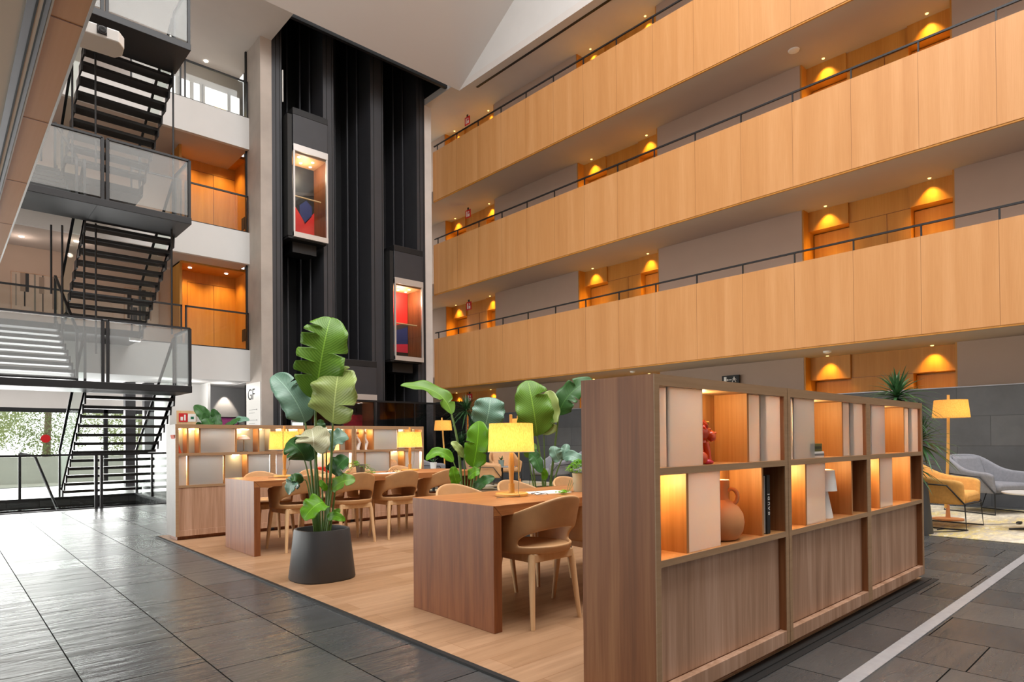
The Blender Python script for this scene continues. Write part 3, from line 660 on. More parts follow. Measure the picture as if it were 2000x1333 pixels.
B(-.1,.1,-.008,0,-.11,.11).build('plate', M['white2'], sg); w = MB(); w.box(-.03,.05,-.012,-.008,-.04,.03); w.build('pictogram', M['signgreen'], sg)
wp = thing('wall_picture', 'magenta picture under a wall washer on the grey ground floor wall', 'picture', (6.35,19.5,1.05))
B(-.36,.36,-.03,0,0,.82).build('canvas', plain('magenta canvas', '#a5448a', .7, noise=.15), wp); f = MB(); f.box(-.38,-.36,-.04,0,-.02,.84); f.box(.36,.38,-.04,0,-.02,.84); f.box(-.36,.36,-.04,0,.82,.84); f.build('frame', M['steel'], wp)
lp = lamp('picture_spot', 'SPOT', (6.35,19.3,2.72), 60, (1,.85,.68), .02, angle=1.1, blend=.35); aim(lp, (6.35,19.5,1.3))
for x, y, n in ((4.4,17.9,'recessed round downlight nearest the stair under the first floor slab'),(5.0,18.2,'recessed round downlight beside the fire door ceiling'),(5.9,18.3,'recessed round downlight before the grey wall')):
    lamp('recessed_lamp', 'POINT', (x,y,2.6), 9, (1,.97,.92), .08)
    tag(MB().lathe([(.06,-.008),(.07,.0)], 16, (x,y,2.786)).build('recessed_light', M['metalgrey']), n, 'downlight', 'ground floor ceiling lights')
cr_ = MB(); cr_.box(6.3,6.59,17.6,21.1,2.77,2.9); cr_.box(6.59,7.4,18.56,21.1,2.77,2.9)
struct(cr_.build('ceiling_rear', M['white']), 'ceiling over the rear ground floor corner', 'ceiling')
# directory on the side of the pier
dr = thing('directory_sign', 'floor directory letters on the concrete pier side, lit concrete as a white sheet', 'sign', (6.295,16.56,0))
B(-.012,0,0,.98,0,2.72).build('panel', M['white2'], dr)  # added white sheet: light on the pier's concrete put into its colour
def text(body, size, name, mat, parent, loc, rot, ext=.002, align='CENTER'):
    c = bpy.data.curves.new(name, 'FONT'); c.body = body; c.size = size; c.extrude = ext; c.align_x = align; c.align_y = 'CENTER'
    o = bpy.data.objects.new(name, c); COL.objects.link(o); c.materials.append(mat); o.parent = parent; o.location = loc; o.rotation_euler = rot
    me = bpy.data.meshes.new_from_object(o.evaluated_get(bpy.context.evaluated_depsgraph_get())); q = bpy.data.objects.new(name, me); COL.objects.link(q); q.parent = parent; q.location = loc; q.rotation_euler = rot
    if not me.materials: me.materials.append(mat)
    bpy.data.objects.remove(o); return q
text('GF', .42, 'letters', M['black'], dr, (-.016,.62,2.40), (radians(90),0,radians(-90)))
q = MB()
for zz, n in ((2.0,2),(1.72,3),(1.28,3),(.98,2)):
    for i in range(n): q.box(-.015,-.012,.38 if i else .25,.80,zz-.085*i-.003,zz-.085*i+.003)
    q.ball((-.014,.24,zz), .018, 6, .2)
q.build('listing_lines', M['steel'], dr)
mn = thing('display_stand', 'slim display screen with bright landscape beside the pier', 'display', (6.75,15.35,0))
B(-.16,.16,-.02,.02,0,2.15).build('casing', M['metalgrey'], mn, bevel=.01)
B(-.14,.14,-.026,-.02,1.05,1.62).build('screen', emis('screen', (.75,.9,.8,1), .8), mn)
# ---------------------------------------------------------------- near gallery overhead on the left + projector
so = struct(B(-6.9,.425,-6.9,10.9,3.3,3.9).build('ceiling_near', M['beige']), 'beige soffit overhead at the left', 'ceiling')
so2 = struct(B(.434,.572,-6.9,10.9,3.3,3.9).build('ceiling_near_wood', M['soffitwood']), 'wood veneer soffit strip overhead at the left', 'ceiling')
jn = MB()
for i in range(14):
    yy = 3.90 - 1.33*5 + 1.33*i
    if yy < 10.8: jn.box(.434,.572,yy-.004,yy+.004,3.2985,3.302)
jn.build('joints', M['walnut'], so2)
struct(B(.572,.585,-6.9,10.9,3.295,3.95).build('trim_20', M['alu']), 'pale metal edge of the near soffit', 'trim')
struct(B(.425,.434,-6.9,10.9,3.296,3.9).build('trim_21', M['white2']), 'white edge strip of the near soffit', 'trim')
sl_ = thing('linear_diffuser', 'grey linear air slot running along the near soffit', 'air vent', (.375,2,3.3))
B(-.042,.046,-8.9,8.9,-.012,-.001).build('frame', M['metalgrey'], sl_)
B(-.008,.001,-8.9,8.9,-.016,-.012).build('slot', M['black'], sl_); B(.019,.027,-8.9,8.9,-.016,-.012).build('slot', M['black'], sl_); B(.001,.019,-8.9,8.9,-.0145,-.012).build('blade', M['beige'], sl_)
pj = thing('projector', 'white projector with dark lens fixed beside the near wooden soffit', 'projector', (.75,4.46,3.545), radians(-4))
pj.scale = (.56,.56,.56)
pp = MB(); pp.prism([(-.20,-.16),(.14,-.16),(.20,-.06),(.20,.10),(.14,.19),(-.20,.19)], 0, .13, 'z'); pp.build('body', M['white2'], pj, bevel=.012)
B(-.06,.03,-.168,-.155,.03,.12).build('lens_recess', M['black'], pj)
lm = MB().lathe([(.036,0),(.036,.02),(.026,.024),(1e-5,.018)], 24); lo = lm.build('lens', M['black'], pj, smooth=True); lo.location = (-.012,-.165,.075); lo.rotation_euler = (radians(90),0,0)
lm = MB().lathe([(.034,0),(.040,0),(.040,.012),(.034,.012)], 24); lo2 = lo; lo = lm.build('lens_ring', M['metalgrey'], lo2, smooth=True); lo.location = (0,0,.003)
MB().tube([(-.20,.04,.06),(-.30,.04,.06)], .02).build('mount', M['metalgrey'], pj); B(-.31,-.285,0,.08,.02,.14).build('bracket', M['metalgrey'], pj)

# ---------------------------------------------------------------- staircase
LZ = (2.15, 5.18, 8.33); LX0, LX1, LY0, LY1 = .30, 3.42, 12.2, 13.2
nmL = ('lower', 'middle', 'upper')
def rail_panel(parent, p0, p1, z, h=1.03, posts=True):
    (x0,y0), (x1,y1) = p0, p1
    d = Vector((x1-x0, y1-y0, 0)); n = Vector((-d.y, d.x, 0)).normalized()*.006
    g = MB(); vs = []
    dd = d.normalized()*.03
    for zz in (z+.04, z+h-.03):
        for q, s_ in (((x0,y0),1),((x1,y1),-1)):
            a = Vector((q[0],q[1],zz)) + dd*s_
            vs += [a-n, a+n]
    g.add(vs, [(0,2,6,4),(1,5,7,3),(0,1,3,2),(4,6,7,5),(0,4,5,1),(2,3,7,6)])
    g.build('glass_panel', M['sheenglass'], parent)
    f = MB(); f.bar((x0,y0,z+h),(x1,y1,z+h),.045,.035)
    f.build('top_rail', M['steel'], parent)
    if posts:
        for q in ((x0,y0),(x1,y1)): MB().bar((q[0],q[1],z-.05),(q[0],q[1],z+h),.045).build('post', M['steel'], parent)
for k, z in enumerate(LZ):
    t = thing('stair_landing', '%s black steel half landing of the open stair with glass front' % nmL[k], 'stair landing', (0,0,0), group='half landings of the steel stair')
    B(LX0,LX1,LY0,LY1,z-.12,z).build('deck', M['steel'] , t, bevel=.006)
    B(1.98,1.985,LY0+.01,LY1,z-.122,z-.12).build('deck_joint', M['black'], t)
    rail_panel(t, (LX0,LY0+.03), (2.06,LY0+.03), z); rail_panel(t, (2.13,LY0+.03), (LX1-.03,LY0+.03), z); rail_panel(t, (LX1-.03,LY0+.06), (LX1-.03,LY1-.05), z)
def flight(x0, x1, y0, z0, y1, z1, n, label, up_sign=1, skip_last=True):
    """straight open-riser flight from the landing edge (y0,z0) to (y1,z1)"""
    t = thing('stair_flight', label, 'stair flight', (0,0,0), group='open steel stair flights')
    dy = (y1-y0)/n; dz = (z1-z0)/n
    for i in range(1, n):
        ya = y0 + dy*(i-1) ; z = z0 + dz*i
        B(x0+.03,x1-.03,ya+.0,ya+dy*1.06,z-.055,z).build('tread', M['tread'], t)
    th = .10
    for xs in (x0, x1-.028):
        poly = []
        for i in range(n):
            poly += [(y0+dy*i, z0+dz*i+.01), (y0+dy*i, z0+dz*(i+1)+.01)]
        poly += [(y1, z1+.01)]
        low = []
        for i in range(n, 0, -1):
            low += [(y0+dy*i, z0+dz*i-th*1.5), (y0+dy*(i-1)+dy*.12, z0+dz*i-th*1.5 if dz < 0 else z0+dz*(i-1)-th)]
        low += [(y0, z0-.12)]
        MB().prism(poly+low, xs, xs+.028, 'x').build('stringer', M['steel'], t)
    for xs in (x0+.014, x1-.014):
        MB().bar((xs,y0+.05,z0+.98),(xs,y1,z1+.98),.045,.03).build('handrail', M['steel'], t)
        g = MB(); vs = []
        for (yy, zz) in ((y0+.06,z0+.12),(y1-.05,z1+.12),(y1-.05,z1+.95),(y0+.06,z0+.95)):
            vs += [(xs-.005,yy,zz),(xs+.005,yy,zz)]
        g.add(vs, [(0,2,4,6),(1,7,5,3),(0,1,3,2),(2,3,5,4),(4,5,7,6),(6,7,1,0)]); g.build('glass_panel', M['flightglass'], t)
        for f_ in (.0, 1.0):
            yy = y0+.05+(y1-y0-.05)*f_; zz = z0+(z1-z0)*f_
            MB().bar((xs,yy,zz-.05),(xs,yy,zz+.98),.04).build('post', M['steel'], t)
    return t
flight(1.95,3.40,LY1,LZ[0],16.3,0.0,13,'right hand flight rising from the lobby floor to the lower landing')
flight(1.95,3.40,LY1,LZ[1],15.9,FZ[0],10,'right hand flight between the first floor and the middle landing')
flight(1.95,3.40,LY1,LZ[2],15.9,FZ[1],10,'right hand flight between the second floor and the upper landing')
flight(.34,1.86,LY1,LZ[0],15.9,FZ[0],10,'left hand flight from the lower landing up to the first floor')
flight(.34,1.86,LY1,LZ[1],15.9,FZ[1],10,'left hand flight from the middle landing up to the second floor')
for k in (0,1):
    struct(B(.3,3.45,15.9,YB,FZ[k]-.15,FZ[k]).build('floor_bridge', M['steel']), 'dark steel bridge slab joining the stair to the %s floor' % ('first','second')[k], 'floor')
# slender hanging rods
rd = 0
for (x, y, za, zb_, n) in ((3.23,12.75,LZ[0]+.98,LZ[1]-.12,'beside the right edge between lower and middle landing'),(3.34,13.05,LZ[1]+.0,LZ[2]-.12,'beside the right edge between middle and upper landing'),
      (2.13,13.25,FZ[0]-.9,LZ[1]-.12,'before the treads below the middle landing'),(1.97,13.35,FZ[0]-.9,LZ[1]-.12,'left of the treads below the middle landing'),
      (1.70,13.75,FZ[0]-.6,LZ[1]-.12,'second from the pair left of the middle flight'),(1.55,13.85,FZ[0]+.2,LZ[1]-.12,'outer one left of the middle flight'),
      (2.13,13.25,LZ[1]+.9,LZ[2]-.12,'before the treads below the upper landing'),(1.80,13.35,LZ[1]+.9,LZ[2]-.12,'left of the treads below the upper landing'),
      (1.38,13.6,LZ[1]+.9,LZ[2]-.12,'outermost left below the upper landing')):
    tag(MB().tube([(x,y,za),(x,y,zb_)], .017, 8).build('hanging_rod', M['steel']), 'thin black vertical rod ' + n, 'rod', 'hanging rods of the stair')
# balustrade round the floor opening
pb = thing('pit_balustrade', 'glass balustrade with flat black rail around the stairwell opening', 'balustrade', (0,13.08,0))
MB().bar((-2.5,0,.94),(3.27,0,.94),.05,.035).build('front_rail', M['steel'], pb); MB().bar((3.27,0,.94),(3.27,2.65,.94),.05,.035).build('side_rail', M['steel'], pb)
for x in (-1.9,-1.84,.12,2.10,2.18,3.27): MB().bar((x,0,0),(x,0,.94),.045).build('post', M['steel'], pb)
MB().bar((3.27,2.6,0),(3.27,2.6,.94),.045).build('post', M['steel'], pb); MB().bar((3.27,1.3,0),(3.27,1.3,.94),.045).build('post', M['steel'], pb)
for a, b in ((.16,2.07),(2.21,3.24)): B(a,b,-.006,.006,.05,.92).build('glass_panel', M['glass'], pb)
B(3.264,3.276,.05,2.55,.05,.92).build('glass_panel', M['glass'], pb)
lr = thing('basement_rail', 'short black sloping handrail descending into the stairwell', 'handrail', (0,0,0))
MB().tube([(1.25,15.6,.95),(1.45,15.3,.9),(1.75,13.4,-.5)], .025, 8).build('rail', M['steel'], lr); MB().bar((1.25,15.72,0),(1.25,15.72,.95),.045).build('post', M['steel'], lr)
for x in (3.9,4.35): struct(B(x-.12,x+.12,19.4,19.64,0,2.78).build('pillar_rear', M['steelmid']), 'dark column in front of the garden glazing', 'pillar')

# ---------------------------------------------------------------- shelving units
def shelf_unit(name, label, group, loc, x0, x1, H, upper, lower, left_end=None, right_end=None, flip=1, lights=True, endmat=None, clear='frost', lp=1.7):
    """local x from x0 to x1, front at y=0, depth .38; rows list bays (kind,xa,xb)"""
    t = thing(name, label, 'shelving', loc, group=group); D = .38; e = .034
    for xa in (x0, x1-e):
        B(xa,xa+e,0,D,.055,H).build('side_panel', M['oakend'] if endmat is None else endmat, t)
        B(xa,xa+e,-.005,-.0005,.055,H).build('front_edging', M['oakedge'], t)
    B(x0+e,x1-e,-.005,D,H-.045,H-.0005).build('top_board', M['oakedge'], t)
    B(x0+.03,x1-.03,.05,D-.05,0,.055).build('plinth', M['walnut'], t)
    B(x0+e,x1-e,-.005,.03,.055,.125).build('bottom_rail', M['oak'], t, bevel=.002)
    xm = (x0+x1)/2 if flip > 0 else x0+e+(x1-x0)*.58
    if flip > 0:
        B(x0+e,x1-e,.035,.06,.125,.612).build('lower_panel', M['oak'], t)
    else:
        B(x0+e,xm-.002,.0,.022,.125,.612).build('cupboard_door', M['oak'], t, bevel=.002); B(xm+.002,x1-e,.0,.022,.125,.612).build('cupboard_door', M['oak'], t, bevel=.002)
    B(x0+e,x1-e,.0,D,.612,.640).build('base_shelf', M['oakin'], t); B(x0+e,x1-e,-.005,-.0005,.612,.640).build('shelf_edging', M['oakedge'], t)
    B(x0+e,x1-e,.0,D,.982,1.012).build('middle_shelf', M['oakin'], t); B(x0+e,x1-e,-.005,-.0005,.982,1.012).build('shelf_edging', M['oakedge'], t)
    B(x0+e,x1-e,.185,.20,.64,H-.045).build('back_panel', M['oakin'] if flip > 0 else M['frostclear'], t)
    for row, (za, zb_) in ((upper,(1.012,H-.045)),(lower,(.640,.982))):
        for b in row:
            kind, xa, xb = b[0], b[1], b[2]
            if kind == 'div':
                B(xa-.009,xa+.009,.012,.185,za,zb_).build('divider', M['oakin'], t)
            elif kind == 'cheek':
                B(xa-.006,xa+.006,.028,.185,za,zb_).build('divider', M['oakin'], t)
            elif kind == 'glass':
                B(xa,xb,.018,.026,za,zb_).build('glass_pane', M[clear], t)
                lamp('shelf_light', 'AREA', ((xa+xb)/2,.10,zb_-.006), lp*(30.0 if flip > 0 else 26), (.74,.91,1) if flip > 0 else (.88,.95,1), (xb-xa)*.8, (0,0,0), parent=t, sy=.03)  # lamp added to whiten the pane; on far units it stands for daylight
            elif kind == 'pane2':
                B(xa,xb,.034,.042,za,zb_).build('glass_pane', M['frost'], t)
            elif kind == 'led':
                B(xa,xb,.165,.175,zb_-.012,zb_-.002).build('light_strip', M['led'], t)
                lamp('shelf_light', 'POINT', ((xa+xb)/2,.11,zb_-.035), lp*1.7, (1,.76,.36), .03, parent=t)
    return t
nY = 1.467; g1 = 'near shelving units'
def rows(x0, s):
    f = lambda q: x0 + q*s
    up_ = [('pane2',f(.035),f(.12)),('glass',f(.105),f(.332)),('cheek',f(.334),0),('led',f(.36),f(.50)),('div',f(.669),0),('pane2',f(.68),f(.84)),('glass',f(.79),f(.9705))]
    lo_ = [('led',f(.06),f(.16)),('div',f(.215),0),('glass',f(.222),f(.452)),('cheek',f(.454),0),('led',f(.50),f(.68)),('div',f(.788),0)]
    return up_, lo_
nn = (('left','nearest to the viewer with the terracotta jug'),('middle','in the middle with the small white lamp'),('right','farthest right ending at the tall dracaena'))
near_units = []
for i, xx in enumerate((2.112, 3.312, 4.506)):
    u, l = rows(xx, 1.196)
    near_units.append(shelf_unit('shelving_unit', 'oak shelving unit with frosted panes, %s' % nn[i][1], g1, (0,nY,0), xx, xx+1.194, 1.39, u, l))
g2 = 'far shelving units'; fY = 7.91
far = [
 ([('led',2.07,2.14),('div',2.17,0),('led',2.20,2.29),('div',2.30,0),('glass',2.31,2.70),('div',2.712,0),('led',2.74,2.92),('div',2.985,0),('led',3.0,3.08)],
  [('glass',2.07,2.155),('div',2.172,0),('glass',2.185,2.56),('div',2.575,0),('led',2.72,2.80),('div',2.85,0),('glass',2.86,3.12)]),
 ([('led',3.24,3.33),('div',3.36,0),('led',3.40,3.55),('div',3.58,0),('glass',3.59,3.86),('led',3.92,4.05),('div',4.08,0),('led',4.11,4.2)],
  [('glass',3.21,3.31),('div',3.32,0),('glass',3.33,3.72),('led',3.84,3.92),('div',3.95,0),('glass',3.96,4.22)]),
 ([('led',4.35,4.42),('div',4.455,0),('led',4.48,4.56),('div',4.60,0),('glass',4.615,4.99),('div',5.005,0),('led',5.10,5.18),('div',5.24,0),('led',5.27,5.35)],
  [('glass',4.33,4.455),('div',4.465,0),('glass',4.475,4.86),('div',4.87,0),('led',5.02,5.08),('div',5.12,0),('glass',5.135,5.38)])]
fl_ = ('at the left end with the leaning red book','in the middle behind the potted plant','at the right end with two wavy white vases')
for i, xx in enumerate((2.035, 3.160, 4.290)):
    shelf_unit('shelving_unit', 'oak shelving unit behind the far table, %s' % fl_[i], g2, (0,fY,0), xx, xx+(1.125 if i < 2 else 1.155), 1.345, far[i][0], far[i][1], flip=-1, endmat=M['oakwindowlit'] if i == 0 else None, clear='frostclear', lp=.65)

# things on the near shelves
zU, zL = 1.012, .640
def solid_text(*a, **k): return text(*a, **k)
v = thing('terracotta_jug', 'round terracotta jug with loop handle in the nearest shelf bay', 'jug', (2.815,nY+.10,zL))
MB().lathe([(.06,0),(.085,.005),(.113,.042),(.121,.084),(.114,.124),(.092,.156),(.060,.180),(.038,.193),(.033,.212),(.035,.245),(.042,.288),(.038,.288),(.030,.25)], 44, (0,0,0), 1,.80).build('body', plain('terracotta', '#cf8a55', .75, noise=.05, bumpn=.1, bscale=90), v, smooth=True)
MB().tube([((.048+.030*cos(a))*.45, -(.048+.030*cos(a))*.80, .208+.036*sin(a)) for a in [i*2*pi/16 for i in range(17)]], .0095, 8).build('handle', plain('terracotta handle', '#cf8a55', .75), v, smooth=True)
bk = thing('book', 'tall black book standing upright in the nearest shelf unit', 'book', (3.135,nY+.055,zL), radians(0))
bkc = B(-.018,.018,-.035,.12,0,.30).build('cover', M['black'], bk, bevel=.003); B(-.022,-.0185,-.025,.118,.004,.296).build('page_block', M['paper'], bk)
text('G A U D Í', .026, 'spine_letters', M['white2'], bkc, (0,-.0365,.15), (radians(90),radians(-90),0), .0008)
dg = thing('dog_figurine', 'glossy orange seated dog figurine partly behind the frosted pane', 'figurine', (2.575,nY+.085,zU), radians(58)); dg.scale = (.66,.66,.66)
OR = plain('orange ceramic', '#dd4a12', .12, coat=.6); 
db = MB(); db.lathe([(1e-5,0),(.062,.004),(.078,.03),(.074,.075),(.060,.12),(.055,.155),(.050,.185),(1e-5,.20)], 24, (0,.015,0), 1, .85)
db.ball((0,-.015,.222), .074, 14, 1.05, .95, .92); db.ball((0,-.085,.200), .048, 12, 1.2, .9, .8); db.ball((-.028,-.092,.188), .030, 8, 1, 1, 1.15); db.ball((.028,-.092,.188), .030, 8, 1, 1, 1.15); db.ball((0,-.130,.214), .013, 6, 1.3, 1, .8)
db.ball((0,-.03,.13), .05, 10, 1.1, .8, 1.2)
for xx in (-1, 1):
    db.tube([(xx*.050,-.005,.272),(xx*.074,-.012,.292),(xx*.086,-.024,.268),(xx*.080,-.034,.246)], [.014,.015,.012,.005], 8)
    db.tube([(xx*.038,-.035,.15),(xx*.042,-.055,.08),(xx*.042,-.062,.012)], [.030,.022,.020], 12); db.ball((xx*.062,.0,.045), .040, 10, .8, 1.1, 1.1)
    db.ball((xx*.028,-.078,.240), .009, 6)
db.build('body', OR, dg, smooth=True)
pw = MB()
for xx in (-.03,.032): pw.ball((xx,-.075,.014), .021, 8, 1, 1.4, .7)
for xx in (-.058,.058): pw.ball((xx,-.04,.018), .024, 8, 1, 1.6, .75)
pw.build('paws', plain('pink ceramic', '#d2254a', .12, coat=.6), dg, smooth=True)
B(-.03,.03,-.08,-.03,.272,.296).build('cap', plain('gold glaze', '#b8882a', .3), dg, bevel=.008)
b1 = thing('book', 'white book lying flat under an olive book, middle shelf unit', 'book', (3.76,nY+.075,zU)); B(-.10,.085,-.055,.08,0,.036).build('cover', M['white2'], b1, bevel=.002); B(-.098,.084,-.0565,-.054,.012,.024).build('spine_line', M['metalgrey'], b1)
b2 = thing('book', 'olive green book lying on top of the white book', 'book', (3.745,nY+.075,zU+.036)); B(-.10,.075,-.055,.08,0,.046).build('cover', plain('olive cloth', '#5d5a28', .7), b2, bevel=.002); B(-.09,.06,-.0562,-.0545,.016,.030).build('spine_line', plain('dark olive', '#33331a', .7), b2)
sl2 = thing('shelf_lamp', 'small white lamp with tapered cone foot on the middle shelf unit', 'lamp', (4.00,nY+.095,zL))
MB().lathe([(.060,0),(.060,.008),(.027,.19),(.025,.20)], 28).build('foot', M['white2'], sl2, smooth=True)
MB().lathe([(.083,.165),(.070,.29),(.062,.293),(1e-5,.294)], 32).build('lamp_shade', M['white2'], sl2, smooth=True)
rb = thing('red_ball', 'round orange red vase edge showing in the right shelf unit', 'vase', (4.87,nY+.13,zU)); MB().lathe([(.02,.0),(.03,.09),(.035,.12),(.055,.15),(.06,.18),(.05,.21),(.02,.225)], 24).build('body', plain('red orange glaze', '#e0481c', .3), rb, smooth=True)
# things on the far shelves
zU2 = 1.012
a_ = thing('book', 'red orange book leaning in the left end of the far shelving', 'book', (2.095,fY+.07,zU2)); bb = B(-.012,.012,-.05,.09,0,.22).build('cover', plain('orange book cloth', '#cc4a1e', .6), a_); bb.rotation_euler = (0,radians(-16),0); bb = B(-.008,.008,-.048,.092,.004,.216).build('page_block', M['paper'], a_); bb.rotation_euler = (0,radians(-16),0)
ml = thing('mushroom_lamp', 'small mushroom lamp with cream dome on the far shelving', 'lamp', (2.83,fY+.09,zU2)); MB().lathe([(.05,0),(.05,.008),(.008,.014),(.007,.15)], 20).build('stem', M['chrome'], ml, smooth=True); MB().lathe([(.075,.15),(.078,.16),(.06,.19),(.025,.205),(1e-5,.207)], 28).build('lamp_shade', plain('cream dome', '#e4d2c0', .4), ml, smooth=True)
for i, (x, n) in enumerate(((4.385,'wavy white vase in the left one of two narrow bays'),(4.50,'wavy white vase in the right one of two narrow bays'))):
    w = thing('wavy_vase', n, 'vase', (x,fY+.08,zU2), group='wavy white vases'); MB().tube([(.0,0,0),(.0,0,.02),(.02,0,.06),(.035,0,.10),(.015,0,.14),(-.012,0,.18),(-.005,0,.195)], [.035,.03,.024,.022,.02,.014,.01], 12).build('body', M['white2'], w, smooth=True); MB().ball((0,0,.235), .024, 10, 1,1,.8).build('bud', plain('peach bud %d' % i, '#d7a283', .5), w, smooth=True)
rx_ = thing('red_box', 'bright red speckled box in the middle far shelf', 'box', (3.86,fY+.09,zL)); B(-.10,.10,-.06,.07,0,.14).build('body', plain('red box', '#d5361a', .5, noise=.2, nscale=60), rx_, bevel=.004); B(-.102,.102,-.062,.072,.12,.15).build('lid', plain('red box lid', '#d5361a', .5), rx_, bevel=.004)
wd = thing('woven_disc', 'round pale woven disc ornament leaning on the far shelf', 'ornament', (4.955,fY+.11,zL)); o_ = MB().lathe([(1e-5,0),(.04,.0),(.105,.006),(.11,.016),(.10,.022),(1e-5,.026)], 32).build('disc', plain('rattan', '#cfae90', .8, noise=.2, nscale=50), wd, smooth=True); o_.location = (0,0,.112); o_.rotation_euler = (radians(82),0,0); B(-.05,.05,-.02,.035,0,.006).build('base', M['oak'], wd)
fp = thing('picture', 'yellow green picture seen through reeded glass on the right far shelf', 'picture', (4.755,fY+.11,zU2)); B(-.10,.09,-.006,.006,0,.205).build('canvas', plain('yellow green print', '#8a7d2e', .8, noise=.5, nscale=7), fp); f = MB(); f.box(-.107,-.10,-.008,.008,0,.212); f.box(.09,.097,-.008,.008,0,.212); f.box(-.107,.097,-.008,.008,.205,.212); f.build('frame', M['oak'], fp)
for i, (x, h, n) in enumerate(((2.31,.20,'left pale bottle shape behind the frosted glass'),(2.45,.22,'right pale bottle shape behind the frosted glass'))):
    w = thing('bottle', n, 'bottle', (x,fY+.09,zL), group='bottles behind the frosted glass'); MB().lathe([(.045,0),(.05,.02),(.05,h*.55),(.02,h*.75),(.018,h)], 20).build('body', plain('sand ceramic %d' % i, '#b89c80', .7), w, smooth=True); MB().lathe([(.026,h),(.026,h+.02)], 16).build('stopper', M['oak'], w)
for i, (x0_, x1_, h, z_, n, cc) in enumerate(((2.36,2.54,.16,zU2,'tan box behind the upper frosted glass of the left far unit','#c0a078'),(2.90,3.06,.15,zL,'beige box behind the lower glass of the left far unit','#b5a08a'),(3.38,3.66,.17,zL,'sand coloured box behind the lower glass of the middle far unit','#c9ab86'),(4.60,4.78,.15,zL,'cream box with a small light knob behind the right far glass','#cfb58f'))):
    w = thing('storage_box', n, 'box', (x0_,fY+.06,z_), group='boxes behind the reeded glass'); B(0,x1_-x0_,0,.11,0,h).build('body', plain('box board %d' % i, cc, .8), w); B(-.003,x1_-x0_+.003,-.003,.113,h-.03,h+.004).build('lid', plain('box lid %d' % i, cc, .8), w)

# ---------------------------------------------------------------- work tables
def table(label, loc, Lx, Wy, H=.747):
    t = thing('work_table', label, 'table', loc, group='long waterfall work tables'); th = .062
    B(th*0,Lx,0,Wy,H-th,H).build('tabletop', M['walnutx'], t, bevel=.003)
    B(0,th,0,Wy,0,H-th).build('end_panel', M['walnut'], t, bevel=.003); B(Lx-th,Lx,0,Wy,0,H-th).build('end_panel', M['walnut'], t, bevel=.003)
    B(-.0015,0,.0,Wy,H-th-.01,H-.001).build('end_veneer', M['walnut'], t)
    MB().add([(0,-.0012,H),(th,-.0012,H-th),(th+.003,-.0012,H-th),(.003,-.0012,H)], [(0,1,2,3)]).build('mitre_joint', M['black'], t)
    return t
table('near long walnut work table with waterfall end and one lamp', (2.38,2.757,.012), 2.82, .83, .737)
table('far long walnut work table with two lamps in front of the shelving', (2.305,6.245,.012), 2.85, .82, .737)
TZ = .749

# ---------------------------------------------------------------- dining chairs
def make_chair(label):
    t = thing('shell_chair', label, 'chair', (0,0,0))
    nu = 37; A = radians(128); verts = []; rowsn = 8
    def outline(a, s):
        ca, sa = cos(a), sin(a); p = 2.15
        q = (abs(ca)**p + abs(sa)**p) ** (-1/p)
        return sa*q*.255*s, -ca*q*.245*s
    def ss(e0, e1, x):
        x = max(0, min(1, (x-e0)/(e1-e0))); return x*x*(3-2*x)
    m = MB()
    hole = radians(66)
    for i in range(nu):
        a = -A + 2*A*i/(nu-1); d = abs(a)/A
        top = .785 - .135*ss(.02,.80,d) - .045*ss(.75,1,d)
        hz = 0.485 + .105*math.sqrt(max(0, 1-(a/hole)**2)) if abs(a) < hole else .485
        hz2 = max(hz, .515)
        zs = [.435, .462, .482, hz2] + [hz2+(top-hz2)*q for q in (.3,.62,.88,1)]
        for z in zs:
            u = (z-.44)/.33
            s = .92 + .14*max(0,min(1,u)) ** .8
            x, y = outline(a, s)
            lean = -.055*max(0,u)*max(0,cos(a))
            m.v.append((x, y+lean, z))
    for i in range(nu-1):
        am = -A + 2*A*(i+.5)/(nu-1)
        for j in range(rowsn-1):
            if j == 2 and abs(am) < hole: continue
            p = i*rowsn+j; m.f.append((p, p+rowsn, p+rowsn+1, p+1))
    m.build('backrest_shell', M['tan'], t, smooth=True, solid=.02, sub=2)
    pr = [(1e-5,.437),(.6,.437),(.93,.437),(.985,.45),(.95,.467),(.55,.458),(1e-5,.455)]
    st = MB(); n = 40
    for r, z in pr:
        for k in range(n):
            a = 2*pi*k/n; x, y = outline(a, r*.96); st.v.append((x, y + (.02 if cos(a) < 0 else 0)*r, z))
    for i in range(len(pr)-1):
        for k in range(n):
            k2 = (k+1) % n; st.f.append((i*n+k, i*n+k2, (i+1)*n+k2, (i+1)*n+k))
    st.build('seat', M['tan'], t, smooth=True, merge=True)
    ap = MB()
    for s_ in (-1,1): ap.box(s_*.165-.014,s_*.165+.014,-.18,.19,.385,.437)
    ap.box(-.165,.165,-.195,-.165,.385,.437); ap.box(-.165,.165,.165,.195,.385,.437)
    ap.build('seat_frame', M['beech'], t, bevel=.006)
    for sx in (-1,1):
        for sy in (-1,1):
            MB().tube([(sx*.165,sy*.17,.43),(sx*.178,sy*.18,.36),(sx*.205,sy*.215,0)], [.022,.022,.0135], 12).build('leg', M['beech'], t, smooth=True)
    return t
gN = 'tan shell chairs at the near table'; gF = 'tan shell chairs at the far table'
FZ0 = .012
